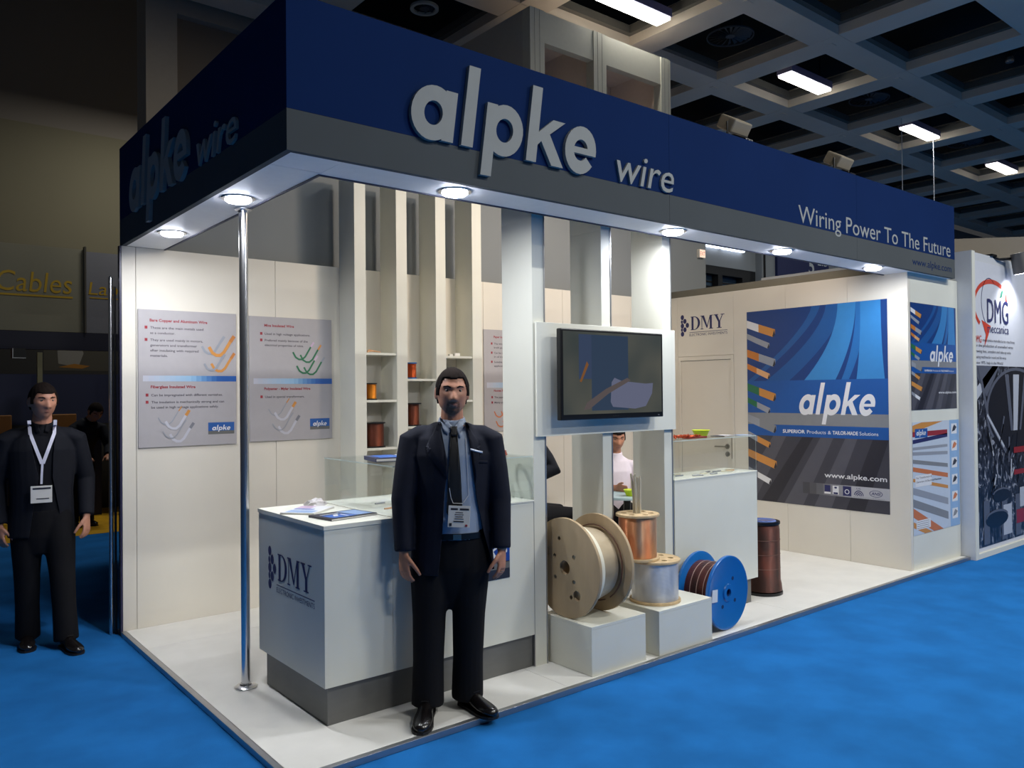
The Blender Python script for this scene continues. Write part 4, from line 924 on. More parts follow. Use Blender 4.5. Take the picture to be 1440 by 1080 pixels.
# ================================================================== PEOPLE
def sm(t): t = max(0, min(1, t)); return t * t * (3 - 2 * t)
def remesh(bm, voxel, it=2, fac=.5):
    me = bpy.data.meshes.new('tmp'); bmesh.ops.recalc_face_normals(bm, faces=bm.faces); bm.to_mesh(me); bm.free()
    o = bpy.data.objects.new('tmp', me); COL.objects.link(o)
    m = o.modifiers.new('r', 'REMESH'); m.mode = 'VOXEL'; m.voxel_size = voxel; m.use_smooth_shade = True
    s = o.modifiers.new('s', 'SMOOTH'); s.factor = fac; s.iterations = it
    out = bpy.data.meshes.new_from_object(o.evaluated_get(bpy.context.evaluated_depsgraph_get()))
    bpy.data.objects.remove(o); bpy.data.meshes.remove(me)
    for p in out.polygons: p.use_smooth = True
    return out
def mobj(name, me, m, parent, label=None):
    me.materials.clear(); me.materials.append(m); me.name = name
    o = bpy.data.objects.new(name, me); COL.objects.link(o); o.parent = parent
    if label: o['label'] = label
    return o
def bvh_of(me):
    return BVHTree.FromPolygons([v.co.copy() for v in me.vertices], [tuple(p.vertices) for p in me.polygons])
def G(v, s): return math.exp(-.5 * (v / s) ** 2)
HA, HB, HC = .0765, .097, .116
def head_pt(az, el, off=0., jaw=1.):
    dx, dy, dz = math.sin(az) * math.cos(el), -math.cos(az) * math.cos(el), math.sin(el)
    x, y, z = dx * HA, dy * HB, dz * HC
    if dz < 0:
        t = -dz; x *= 1 - .27 * t ** 1.2 + .07 * sm(1 - abs(t - .62) / .35) * jaw
        y *= (1 - .40 * t ** 1.1) if dy > 0 else (1 + .02 * t)
        if dy < 0: x *= 1 + .05 * jaw * t
    else: x *= 1 + .03 * dz; y *= 1 + (.05 * dz if dy > 0 else -.02 * dz)
    if dy < 0:
        f = sm(-dy * 1.6); d = 0
        if -.05 < z < .03: d += (.004 + .019 * sm((.02 - z) / .055)) * G(x, .0085 + .004 * sm(-z / .03)) * sm((z + .047) / .012)
        d += .006 * (G(x - .013, .006) + G(x + .013, .006)) * G(z + .033, .006)
        for s in (-1, 1):
            d -= .0095 * G(x - s * .031, .014) * G(z - .010, .0095); d += .0045 * G(x - s * .030, .020) * G(z - .030, .0065)
            d += .004 * G(x - s * .043, .016) * G(z + .018, .016)
        d += .0045 * G(x, .020) * G(z + .0545, .0045); d -= .0030 * G(x, .022) * G(z + .0605, .0025); d += .0048 * G(x, .017) * G(z + .067, .0045)
        d -= .003 * G(x, .02) * G(z + .078, .005); d += .008 * G(x, .022) * G(z + .098, .013)
        y -= d * f
    n = Vector((dx / HA, dy / HB, dz / HC)).normalized()
    return Vector((x, y, z)) + n * off
def head_grid(bm, M, NA=96, NE=72, off=0., keep=None, jaw=1.):
    rows = []
    for j in range(NE + 1):
        el = -PI / 2 + PI * j / NE
        if j in (0, NE): rows.append([bm.verts.new(M @ head_pt(0, el, off if not callable(off) else 0, jaw))] * NA); continue
        rows.append([bm.verts.new(M @ head_pt(-PI + 2 * PI * i / NA, el, off(-PI + 2 * PI * i / NA, el) if callable(off) else off, jaw)) for i in range(NA)])
    for j in range(NE):
        for i in range(NA):
            az, el = -PI + 2 * PI * (i + .5) / NA, -PI / 2 + PI * (j + .5) / NE
            if keep and not keep(az, el): continue
            a, b, c, d = rows[j][i], rows[j][(i + 1) % NA], rows[j + 1][(i + 1) % NA], rows[j + 1][i]
            f = []
            for v in (a, b, c, d):
                if v not in f: f.append(v)
            if len(f) > 2: bm.faces.new(f)
    if keep: bmesh.ops.delete(bm, geom=[v for v in bm.verts if not v.link_faces], context='VERTS')
def hand(bm, w, d, t, n, k=1.):
    w, d, t, n = Vector(w), Vector(d).normalized(), Vector(t).normalized(), Vector(n).normalized()
    t = (t - d * t.dot(d)).normalized(); n = (n - d * n.dot(d) - t * n.dot(t)).normalized()
    tube(bm, [w - d * .03, w, w + d * .03 * k, w + d * .07 * k, w + d * .092 * k], [(.026, .021), (.028, .019), (.037, .016), (.040, .0145), (.036, .011)], 14, up=t)
    for off, L in ((.030, .070), (.0105, .079), (-.0095, .073), (-.0285, .057)):
        p = w + d * .080 * k + t * off * k; a = 0; pts = [p]; 
        for s, da in ((.42, .22), (.33, .42), (.25, .30)):
            a += da; p = p + (d * math.cos(a) + n * math.sin(a) + t * off * 1.2) * L * s * k; pts.append(p)
        tube(bm, pts, [.0092 * k, .0086 * k, .0078 * k, .0060 * k], 9)
    p = w + d * .022 * k + t * .026 * k
    tube(bm, [p, p + (d * .8 + t * .6 + n * .3) * .035 * k, p + (d * 1.0 + t * .55 + n * .5) * .062 * k, p + (d * 1.15 + t * .5 + n * .6) * .078 * k], [.013 * k, .0115 * k, .0098 * k, .0075 * k], 9)
def shoe(parent, ankle, heel, toe, z0, m, nm='shoe'):
    heel, toe = Vector(heel), Vector(toe); d = (toe - heel); L = d.length; d.normalize(); s = Vector((-d.y, d.x, 0))
    prof = [(0, .022, .050), (.05, .034, .078), (.18, .038, .092), (.36, .036, .088), (.52, .041, .064), (.70, .048, .052), (.86, .044, .043), (.96, .030, .034), (1.0, .012, .022)]
    bm = B(); rings = []
    for f, hw, h in prof:
        c = heel + d * (f * L); r = []
        for k in range(18):
            a = 2 * PI * k / 18; zz = h / 2 + math.sin(a) * h / 2; r.append(bm.verts.new(c + s * (math.cos(a) * hw * (1 if math.sin(a) < .3 else 1 - .25 * math.sin(a))) + Z * (z0 + .012 + max(zz, .001))))
        rings.append(r)
    for a, b in zip(rings, rings[1:]):
        for k in range(18): bm.faces.new((a[k], a[(k + 1) % 18], b[(k + 1) % 18], b[k]))
    bm.faces.new(rings[0][::-1]); bm.faces.new(rings[-1])
    o = build(nm, bm, m, parent, local=True, smooth='all')
    out = [heel + d * (f * L) + s * (hw + .003) for f, hw, h in prof] + [heel + d * (f * L) - s * (hw + .003) for f, hw, h in prof[::-1]]
    build('sole', prism(B(), [Vector((p.x, p.y, z0 + .0005)) for p in out], (0, 0, .013)), mat('sole_black', (16, 14, 14), .6), o, local=True)
    lc = B()
    for f in (.34, .40, .46): tube(lc, [heel + d * f * L + s * .018 + Z * (z0 + .105 - .11 * (f - .34)), heel + d * f * L + Z * (z0 + .110 - .14 * (f - .34)), heel + d * f * L - s * .018 + Z * (z0 + .105 - .11 * (f - .34))], .0025, 5)
    build('laces', lc, mat('sole_black', (16, 14, 14), .6), o, local=True)
def drape(name, bvh, pts, off, m, parent, thick=.0015, cuts=3, label=None):
    bm = B(); bm.faces.new([bm.verts.new((x, 0, z)) for x, z in pts]); bmesh.ops.triangulate(bm, faces=bm.faces[:])
    bmesh.ops.subdivide_edges(bm, edges=bm.edges[:], cuts=cuts, use_grid_fill=True)
    last = -.12
    for v in bm.verts:
        h = bvh.ray_cast(Vector((v.co.x, -1, v.co.z)), Vector((0, 1, 0)))[0]
        v.co.y = (h.y if h else last) - off
        if h: last = h.y
    r = bmesh.ops.extrude_face_region(bm, geom=bm.faces[:]); bmesh.ops.translate(bm, verts=[v for v in r['geom'] if isinstance(v, bmesh.types.BMVert)], vec=(0, -thick, 0))
    return build(name, bm, m, parent, local=True, smooth='all', label=label)
def strip(pts, w):
    """poly outline of a ribbon along 2d points"""
    l, r = [], []
    for i, p in enumerate(pts):
        a, b = pts[max(i - 1, 0)], pts[min(i + 1, len(pts) - 1)]; d = Vector((b[0] - a[0], b[1] - a[1])).normalized(); n = Vector((-d.y, d.x)) * w / 2
        l.append((p[0] + n.x, p[1] + n.y)); r.append((p[0] - n.x, p[1] - n.y))
    return l + r[::-1]
def ribbon(name, bvh, pts, w, off, m, parent):
    """fine ribbon as consecutive quads over a surface"""
    P = []
    for i in range(len(pts) - 1):
        for k in range(8): t = k / 8; P.append((pts[i][0] + (pts[i + 1][0] - pts[i][0]) * t, pts[i][1] + (pts[i + 1][1] - pts[i][1]) * t))
    P.append(pts[-1]); bm = B(); prev = None; last = -.1
    for i, p in enumerate(P):
        a, b = P[max(i - 1, 0)], P[min(i + 1, len(P) - 1)]; d = Vector((b[0] - a[0], b[1] - a[1])).normalized(); n = Vector((-d.y, d.x)) * w / 2
        h = bvh.ray_cast(Vector((p[0], -1, p[1])), Vector((0, 1, 0)))[0]; y = (h.y if h else last) - off; last = y + off
        cur = [bm.verts.new((p[0] + n.x, y, p[1] + n.y)), bm.verts.new((p[0] - n.x, y, p[1] - n.y)), bm.verts.new((p[0] - n.x, y - .001, p[1] - n.y)), bm.verts.new((p[0] + n.x, y - .001, p[1] + n.y))]
        if prev:
            for k in range(4): bm.faces.new((prev[k], prev[(k + 1) % 4], cur[(k + 1) % 4], cur[k]))
        prev = cur
    return build(name, bm, m, parent, local=True)

def person(root, rz, label, sp, group=None):
    P = empty('person', root, label, 'person', group, rz=rz)
    g = dict(vox=.006, cvox=.009, z0=0., head=(0, 0, 1.59), hs=1., hyaw=0., htilt=0., hpitch=0., skin=mat('skin', (176, 122, 96), .55, var=.05, vscale=30),
             hair=mat('hair_dark', (26, 18, 15), .9, var=.2, vscale=60, stretch=(1, 1, .3), spec=.15), jacket=None, shirt=None, trousers=None, neck=(0, .02, 1.40), tlean=0., jaw=1.)
    g.update(sp)
    HM = Matrix.Translation(g['head']) @ Matrix.Rotation(g['hyaw'], 4, 'Z') @ Matrix.Rotation(g['htilt'], 4, 'Y') @ Matrix.Rotation(g['hpitch'], 4, 'X') @ Matrix.Scale(g['hs'], 4)
    # the body: one continuous surface
    bm = B(); head_grid(bm, HM, jaw=g['jaw'])
    for s in (-1, 1):
        e = bmesh.ops.create_icosphere(bm, subdivisions=2, radius=1)
        bmesh.ops.transform(bm, matrix=HM @ Matrix.Translation((s * .079, .012, -.006)) @ Matrix.Rotation(s * -.35, 4, 'Z') @ Matrix.Diagonal((.008, .019, .033, 1)), verts=e['verts'])
    nk, hd = Vector(g['neck']), Vector(g['head'])
    tube(bm, [nk - Z * .06, nk, nk.lerp(hd, .45) + Vector((0, .012, 0)), hd + Vector((0, .02, -.03))], [.075, .060, .055, .050], 16)
    T = g['torso']; tube(bm, [(a, b, c + (.10 if i == 0 else 0)) for i, (a, b, c, d, e) in enumerate(T)], [((d * .86, e * .86) if c > .93 or c < .6 else (d * .72, e * .72)) for a, b, c, d, e in T], 20, up=X)
    for arm in g['arms']:
        sh, el, wr = [Vector(v) for v in arm[:3]]
        tube(bm, [sh, sh.lerp(el, .5), el, el.lerp(wr, .35), wr], [.046, .044, .036, .037, .024], 12)
        hand(bm, wr, arm[3], arm[4], arm[5])
    for leg in g['legs']:
        hp, kn, an = [Vector(v) for v in leg[:3]]; he, to = Vector(leg[3]), Vector(leg[4])
        tube(bm, [hp, hp.lerp(kn, .5), kn, kn.lerp(an, .35), an], [.085, .072, .052, .050, .036], 12)
        tube(bm, [an, he.lerp(to, .22) + Z * .045, he.lerp(to, .8) + Z * .03], [.030, .022, .014], 10)
    me = remesh(bm, g['vox'], 1, .4); ob = mobj('body', me, g['skin'], P)
    if g.get('beard'):
        me.materials.append(mat('beard_stubble', (136, 96, 76), .8, var=.2, vscale=90, spec=.2)); inv = HM.inverted()
        for p in me.polygons:
            c = inv @ p.center; x, z = abs(c.x), c.z
            if c.y < -.02 and -.125 < z < -.046 and x < .045:
                chin = z < -.074 and (x / .034) ** 2 + ((z + .092) / .022) ** 2 < 1
                side = .020 < x < .033 and -.09 < z < -.054
                top = -.056 < z < -.046 and x < .030 and c.y > -.117
                if chin or side or top: p.material_index = 1
    # face details
    for s in (-1, 1):
        bm = B(); bmesh.ops.create_uvsphere(bm, u_segments=16, v_segments=12, radius=.0102)
        c = Vector((s * .031, head_pt(s * .34, .09).y + .0088, .009))
        for v in bm.verts: v.co += c
        for f in bm.faces: f.material_index = 1 if (f.calc_center_median() - c).normalized().dot(Vector((0, -1, 0))) > .84 else 0
        bmesh.ops.transform(bm, matrix=HM, verts=bm.verts)
        build('eye', bm, [mat('eye_white', (128, 116, 108), .35), mat('eye_iris', (36, 26, 20), .2)], P, local=True, smooth='all')
        def onhead(pts, off, nm, m, th=.001):
            bm = B(); vs = []
            for x, z in pts:
                el = math.asin(max(-.99, min(.99, z / HC))); az = math.asin(max(-.99, min(.99, x / (HA * math.cos(el))))); 
                p = head_pt(az, el, off, g['jaw']); vs.append(p)
            # fan with centre kept on the surface
            ax_ = sum(p[0] for p in pts) / len(pts); az_ = sum(p[1] for p in pts) / len(pts)
            el = math.asin(az_ / HC); a_ = math.asin(max(-.99, min(.99, ax_ / (HA * math.cos(el))))); c0 = head_pt(a_, el, off + .0005, g['jaw'])
            A_ = [bm.verts.new(v) for v in vs]; cc = bm.verts.new(c0); Bk = [bm.verts.new(v + Vector((0, .004, 0))) for v in vs]; n = len(A_)
            for k in range(n): bm.faces.new((A_[k], A_[(k + 1) % n], cc)); bm.faces.new((A_[k], Bk[k], Bk[(k + 1) % n], A_[(k + 1) % n]))
            bmesh.ops.transform(bm, matrix=HM, verts=bm.verts); return build(nm, bm, m, P, local=True, smooth='all')
        onhead([(s * .014, .026), (s * .028, .034), (s * .046, .031), (s * .05, .025), (s * .03, .028), (s * .016, .021)], .0015, 'eyebrow', g['hair'])
    onhead([(-.024, -.0605), (-.012, -.0545), (0, -.0565), (.012, -.0545), (.024, -.0605), (.012, -.069), (0, -.0705), (-.012, -.069)], .0006, 'lips', mat('lip', (140, 78, 70), .5))
    hl = g.get('hairline', .058)
    def keep(az, el):
        z = HC * math.sin(el); a = abs(az)
        lim = hl + .005 * sm(a / .7) if a < .80 else (hl + .005 - (hl - .010) * sm((a - .80) / .32) if a < 1.12 else (-.014 if a < 1.34 else (.028 if a < 1.75 else -.055)))
        return z > lim
    bm = B(); head_grid(bm, HM, off=lambda az, el: g.get('hairoff', .009) * (.35 + .65 * sm((HC * math.sin(el) - (hl - .03)) / .06 if abs(az) < 1.2 else .8)) + .0006 * math.sin(17 * az + 9 * el), keep=keep, jaw=g['jaw'])
    r = bmesh.ops.extrude_face_region(bm, geom=bm.faces[:]); hc = HM @ Vector((0, 0, 0))
    for v in [v for v in r['geom'] if isinstance(v, bmesh.types.BMVert)]: v.co = hc + (v.co - hc) * .88
    build('hair', bm, g['hair'], P, local=True, smooth='all')
    # clothes
    if g['trousers']:
        bm = B(); pv = g.get('pelvis')
        for leg in g['legs']:
            hp, kn, an = [Vector(v) for v in leg[:3]]; hem = leg[5] if len(leg) > 5 else an; hem = Vector(hem); w = g.get('legw', 1)
            tube(bm, [hp + Z * .03, hp.lerp(kn, .45), kn, kn.lerp(hem, .5), hem], [.086, .094 * w, .076 * w, (.070 * w, .074 * w), (.074 * w, .084 * w)], 18, up=X)
        tube(bm, [(a, b, c) for a, b, c, d, e in pv], [(d, e) for a, b, c, d, e in pv], 22, up=X)
        me = remesh(bm, g['cvox'], 3); tr = mobj('trousers', me, g['trousers'], P)
    if g['shirt']:
        bm = B(); Ts = g.get('shirt_torso', T); tube(bm, [(a, b, c) for a, b, c, d, e in Ts], [(d - .013, e - .013) for a, b, c, d, e in Ts], 24, up=X)
        tube(bm, [nk - Z * .05, nk + Z * .01, nk.lerp(hd, .22) + Vector((0, .004, 0))], [.080, .070, .066], 20)
        if not g['jacket']:
            for arm in g['arms']:
                sh, el, wr = [Vector(v) for v in arm[:3]]; tube(bm, [Vector((sh.x * .6, sh.y, sh.z + .01)), sh, sh.lerp(el, .5), el], [.055, .062, .056, .052], 14)
                if g.get('long'): tube(bm, [el, wr], [.048, .036], 14)
        me = remesh(bm, .007, 3); g['sb'] = bvh_of(me); mobj('shirt', me, g['shirt'], P)
    if g['jacket']:
        bm = B(); tube(bm, [(a, b, c) for a, b, c, d, e in T], [(d, e) for a, b, c, d, e in T], 28, up=X)
        for arm in g['arms']:
            sh, el, wr = [Vector(v) for v in arm[:3]]; cf = el.lerp(wr, .97)
            tube(bm, [Vector((sh.x * .45, sh.y, sh.z + .018)), Vector((sh.x * .8, sh.y, sh.z + .012)), sh, sh.lerp(el, .5), el, el.lerp(cf, .5), cf], [.056, .058, .062, .062, .057, .051, .046], 18)
        me = remesh(bm, .007, 3); g['jb'] = bvh_of(me); o = mobj('jacket', me, g['jacket'], P)
        if g.get('opening'):
            cb = prism(B(), [(x, -.5, z) for x, z in g['opening']], (0, .5 + g.get('cuty', -.0), 0)); bmesh.ops.recalc_face_normals(cb, faces=cb.faces)
            c_ = build('cutter', cb, g['jacket'], P, local=True); md = o.modifiers.new('b', 'BOOLEAN'); md.object = c_; md.solver = 'EXACT'
            me2 = bpy.data.meshes.new_from_object(o.evaluated_get(bpy.context.evaluated_depsgraph_get())); o.modifiers.clear(); o.data = me2; bpy.data.objects.remove(c_)
    for i, leg in enumerate(g['legs']):
        an = Vector(leg[2]); so = build('sock', tube(B(), [Vector((an.x, an.y, g['z0'] + .20)), Vector((an.x, an.y, g['z0'] + .12)), an * .75 + Vector((leg[3][0], leg[3][1], 0)).lerp(Vector((leg[4][0], leg[4][1], 0)), .25) * .25 + Z * -.0], [.052, .050, .047], 14), mat('sock_black', (12, 12, 15), .9), P, local=True, smooth='all')
        if g.get('shoes', True): shoe(P, leg[2], leg[3], leg[4], g['z0'], g.get('shoem', mat('shoe_black', (18, 15, 16), .25, coat=.4)))
    return P, g

fab = dict(bump=.25, bscale=500, spec=.2)
M_suit = mat('suit_black', (22, 24, 32), .8, var=.08, vscale=12, **fab); M_suitn = mat('suit_navy', (22, 25, 38), .75, var=.08, vscale=12, **fab)
M_tr = mat('trouser_black', (16, 16, 20), .85, var=.08, vscale=10, **fab)
M_shirtb = mat('shirt_pale_blue', (150, 163, 184), .75, var=.03, vscale=10, **fab); M_shirtd = mat('shirt_black', (16, 17, 24), .8, **fab); M_shirtw = mat('shirt_white', (228, 218, 228), .8, **fab)
# ---- the man in front of the stand
TO = [(0.005, .005, .69, .214, .146), (.005, .005, .85, .202, .140), (0.005, 0.005, 1.0, .186, .130), (.005, .0, 1.15, .196, .134), (.005, .0, 1.27, .205, .132), (.006, .008, 1.345, .195, .115), (.007, .015, 1.40, .150, .090), (.008, .018, 1.435, .088, .076)]
man, gm = person((.937, .184, 0), -.606, 'man in dark suit and black tie standing at the stand edge, looking at the viewer', dict(
    vox=.0045, cvox=.008, head=(.012, -.035, 1.586), hs=1.0, hyaw=.08, htilt=.03, neck=(.010, .012, 1.425), torso=TO,
    arms=[((-.195, .005, 1.352), (-.238, -.045, 1.06), (-.232, -.08, .80), (.03, -.1, -1), (.65, -.75, 0), (.75, .6, 0)),
          ((.207, .005, 1.350), (.248, -.01, 1.05), (.252, -.06, .80), (-.03, -.16, -1), (-.45, -.85, 0), (-.85, .4, 0))],
    legs=[((-.096, .01, .88), (-.112, -.02, .47), (-.134, -.045, .09), (-.118, .005, 0), (-.150, -.315, 0), (-.122, -.050, .045)),
          ((.096, .01, .88), (.086, .01, .47), (.078, .035, .09), (.048, .065, 0), (.205, -.165, 0), (.076, .035, .045))],
    pelvis=[(-.008, .0, .50, .018, .03), (-.005, .0, .545, .045, .05), (0, .005, .60, .09, .08), (0, .01, .66, .155, .10), (0, .01, .72, .178, .115), (0, .01, .80, .18, .118), (.003, .008, .885, .176, .116)],
    shirt=M_shirtb, jacket=M_suitn, trousers=M_tr, beard=True, legw=1.10, jaw=1.35, hairline=.067, hairoff=.011,
    shirt_torso=[(0, .008, .86, .188, .132)] + TO[2:],
    opening=[(-.050, 1.50), (-.044, 1.40), (-.030, 1.33), (-.012, 1.238), (-.030, 1.087), (-.040, .926), (-.054, .78), (-.075, .60), (.245, .60), (.205, .73), (.165, .88), (.130, 1.05), (.112, 1.195), (.094, 1.346), (.078, 1.42), (.070, 1.50)]))
sb, jb = gm['sb'], gm['jb']
M_tie = mat('tie_black', (10, 10, 13), .6, bump=.2, bscale=300)
drape('tie', sb, [(.002, 1.408), (.034, 1.408), (.030, 1.378), (.050, 1.19), (.058, 1.0), (.020, .925), (-.022, 1.0), (-.010, 1.19), (.006, 1.378)], .006, M_tie, man, .004, 5)
drape('tie_knot', sb, [(.000, 1.418), (.036, 1.418), (.030, 1.372), (.008, 1.372)], .011, M_tie, man, .006)
M_col = mat('collar_pale_blue', (158, 170, 190), .7)
drape('collar', sb, [(-.052, 1.462), (-.030, 1.39), (-.012, 1.378), (.014, 1.415), (-.02, 1.455)], .006, M_col, man, .002)
drape('collar', sb, [(.072, 1.458), (.056, 1.365), (.047, 1.362), (.022, 1.415), (.05, 1.452)], .006, M_col, man, .002)
drape('lapel', jb, [(-.058, 1.44), (-.120, 1.325), (-.092, 1.312), (-.108, 1.282), (-.016, 1.16), (-.014, 1.235), (-.034, 1.33), (-.046, 1.41)], .002, M_suitn, man, .003)
drape('lapel', jb, [(.082, 1.44), (.150, 1.325), (.128, 1.312), (.148, 1.282), (.122, 1.14), (.116, 1.20), (.098, 1.346), (.084, 1.41)], .002, M_suitn, man, .003)
drape('name_pin', jb, [(.100, 1.310), (.160, 1.294), (.160, 1.284), (.100, 1.300)], .006, mat('pin_silver', (196, 204, 220), .3, .3), man, .003, 1)
drape('breast_pocket', jb, [(.11, 1.255), (.185, 1.245), (.185, 1.232), (.11, 1.242)], .002, M_suitn, man, .002, 2)
build('belt', tube(B(), [(.003, .008, .862), (.003, .008, .892)], [(.181, .121), (.181, .121)], 40, up=X), mat('belt_black', (10, 9, 9), .35), man, local=True, smooth=True)
build('belt_buckle', bx(.010, .050, -.1185, -.1135, .864, .890, .001), M_steel, man, local=True)
ribbon('lanyard', sb, [(.076, 1.36), (.084, 1.2), (.088, 1.08), (.062, 1.045)], .003, .004, mat('cord_white', (220, 220, 224), .6), man)
ribbon('lanyard', sb, [(-.006, 1.12), (.002, 1.07), (.012, 1.045), (.06, 1.042)], .003, .011, mat('cord_white', (220, 220, 224), .6), man)
R_ = Matrix.Translation((.04, -.160, .984)) @ Matrix.Rotation(.06, 4, 'Y') @ Matrix.Rotation(-.08, 4, 'X')
def local_art(o_par, Mx, items):
    for i, (nm, m, x0, z0, x1, z1) in enumerate(items):
        bm = bx(x0, x1, -.0022 - .0002 * i, -.0014, z0, z1); bmesh.ops.transform(bm, matrix=Mx, verts=bm.verts); build(nm, bm, m, o_par, local=True)
bm = bx(-.053, .053, -.0015, .0015, -.052, .052, .001); bmesh.ops.transform(bm, matrix=R_, verts=bm.verts); bd = build('badge', bm, mat('badge_white', (214, 212, 208), .4), man, local=True)
local_art(bd, R_, [('badge_print', P_dark, -.042, .031, -.008, .040), ('badge_print', P_dark, .002, .031, .046, .040)] + [('badge_print', P_text, -.018 - .003 * (k % 2), .018 - .010 * k, .018 + .004 * (k % 2), .021 - .010 * k) for k in range(4)] +
          [('badge_print', P_dark, -.026, -.026, .024, -.021), ('badge_print', P_dark, -.046, -.046, -.034, -.032), ('badge_print', P_red, .032, -.046, .042, -.037)])
build('ring', lathe(B(), [(.0105, 0), (.0122, 0), (.0122, .004), (.0105, .004)], (.2455, -.088, .70), (.0, -.3, -1), 24, True), M_chrome, man, local=True)
# small dark camera glinting behind the head is part of the shelf: black sample holder
t = empty('sample_holder', (2.60, 2.50, 1.524), 'tiny black holder on the right shelf column, peeping over the man’s head', 'wire sample')
build('holder_body', bx(2.512, 2.535, 2.47, 2.49, 1.5245, 1.78), M_black, t); build('holder_head', bx(2.506, 2.541, 2.466, 2.494, 1.7805, 1.80), M_steel, t)

# ---- man walking at the left
TO2 = [(0, .01, .72, .195, .120), (0, .01, .86, .185, .115), (0, 0, 1.0, .178, .112), (0, 0, 1.15, .190, .118), (0, 0, 1.27, .200, .118), (0, .008, 1.345, .19, .102), (0, .012, 1.395, .145, .085), (0, .012, 1.43, .080, .070)]
man2, g2 = person((-.456, 2.803, -.03), -.13, 'man in black suit with white lanyard walking on the blue carpet at far left', dict(
    vox=.006, cvox=.010, z0=0., head=(.005, -.06, 1.585), hs=.98, hyaw=.28, hpitch=.05, neck=(0, .0, 1.42), torso=TO2, hairline=.052, hairoff=.010, skin=mat('skin_b', (186, 132, 108), .55, var=.05, vscale=30),
    arms=[((-.195, .0, 1.345), (-.250, .06, 1.07), (-.235, .02, .80), (.05, -.2, -1), (.6, -.8, 0), (.8, .5, 0)),
          ((.195, .0, 1.345), (.255, .05, 1.07), (.250, -.06, .83), (0, -.25, -1), (-.5, -.85, 0), (-.85, .4, 0))],
    legs=[((-.085, .01, .88), (-.085, .03, .48), (-.080, .13, .10), (-.080, .17, 0), (-.085, -.10, 0), (-.080, .12, .05)),
          ((.085, .01, .88), (.110, -.07, .48), (.130, -.10, .10), (.115, -.06, 0), (.190, -.33, 0), (.130, -.10, .05))],
    pelvis=[(0, .0, .60, .10, .07), (0, .01, .72, .17, .105), (0, .01, .80, .172, .108), (0, .008, .90, .165, .105)],
    shirt=M_shirtd, jacket=M_suit, trousers=M_tr, shirt_torso=[(0, .008, .86, .182, .116)] + TO2[2:],
    opening=[(-.06, 1.50), (-.075, 1.40), (-.05, 1.25), (-.02, 1.10), (-.05, .90), (-.09, .60), (.13, .60), (.09, .90), (.055, 1.10), (.06, 1.25), (.075, 1.40), (.06, 1.50)]))
M_lan = mat('lanyard_white', (214, 214, 232), .6)
ribbon('lanyard', g2['sb'], [(-.072, 1.465), (-.066, 1.38), (-.03, 1.27), (-.003, 1.19)], .020, .012, M_lan, man2); ribbon('lanyard', g2['sb'], [(.072, 1.465), (.068, 1.38), (.03, 1.27), (.003, 1.19)], .020, .013, M_lan, man2)
ribbon('lanyard', g2['sb'], [(0, 1.195), (-.004, 1.12), (-.006, 1.06)], .013, .012, M_lan, man2)
bm = bx(-.066, .052, -.152, -.148, .945, 1.052, .001); bd = build('badge', bm, mat('badge_white', (214, 212, 208), .4), man2, local=True)
build('badge_print', box(bx(-.055, .045, -.1532, -.1521, 1.030, 1.041), -.035, .035, -.1532, -.1521, .968, .974), P_dark, bd, local=True)
drape('collar', g2['sb'], [(-.05, 1.455), (-.035, 1.38), (-.01, 1.39), (-.025, 1.45)], .006, M_shirtd, man2, .002); drape('collar', g2['sb'], [(.05, 1.455), (.035, 1.38), (.01, 1.39), (.025, 1.45)], .006, M_shirtd, man2, .002)

# ---- two people seated in the stand behind the television wall, with table and chairs
def seat(root, rz, lb, m):
    t = empty('chair', root, lb, 'chair', rz=rz)
    build('seat', bx(-.21, .21, -.21, .21, .42, .455, .012), m, t, local=True); build('backrest', bx(-.20, .20, .195, .22, .60, .86, .010), m, t, local=True)
    for sx in (-.18, .18):
        build('leg', tube(B(), [(sx, -.18, .42), (sx * 1.1, -.20, .0005)], .011, 8), M_chrome, t, local=True, smooth=True)
        build('leg', tube(B(), [(sx, .19, .86), (sx, .19, .44), (sx * 1.1, .23, .0005)], .011, 8), M_chrome, t, local=True, smooth=True)
TS = [(0, .0, .50, .165, .125), (0, 0, .62, .165, .12), (0, -.01, .76, .175, .115), (0, -.02, .88, .185, .112), (0, -.015, .96, .165, .095), (0, -.01, 1.01, .09, .07)]
def sitter(root, rz, lb, spc, reach):
    d = dict(vox=.008, cvox=.012, head=(0, -.06, 1.175), neck=(0, -.02, 1.01), torso=TS,
             legs=[((-.09, -.02, .50), (-.11, -.44, .50), (-.11, -.42, .09), (-.11, -.37, 0), (-.12, -.63, 0), (-.11, -.42, .06)), ((.09, -.02, .50), (.11, -.44, .50), (.11, -.42, .09), (.11, -.37, 0), (.12, -.63, 0), (.11, -.42, .06))],
             pelvis=[(0, .01, .46, .17, .12), (0, .0, .56, .165, .12)], trousers=M_tr, arms=reach); d.update(spc)
    return person(root, rz, lb, d)
rz1 = math.atan2(-.55, .83) * 1.0
s1, g3 = sitter((3.86, 1.84, 0), -.50, 'seated person in white shirt seen through the gap under the television', dict(shirt=M_shirtw, hairline=.05, hpitch=.25, long=False),
            [((-.18, -.02, .915), (-.23, -.14, .70), (-.10, -.36, .765), (.6, -.8, -.05), (.0, -.2, 1), (.0, .0, -1)), ((.18, -.02, .915), (.23, -.14, .70), (.10, -.36, .765), (-.6, -.8, -.05), (.0, -.2, 1), (.0, .0, -1))])
seat((3.875, 1.87, 0), -.50, 'chair under the seated person in white shirt', M_black)
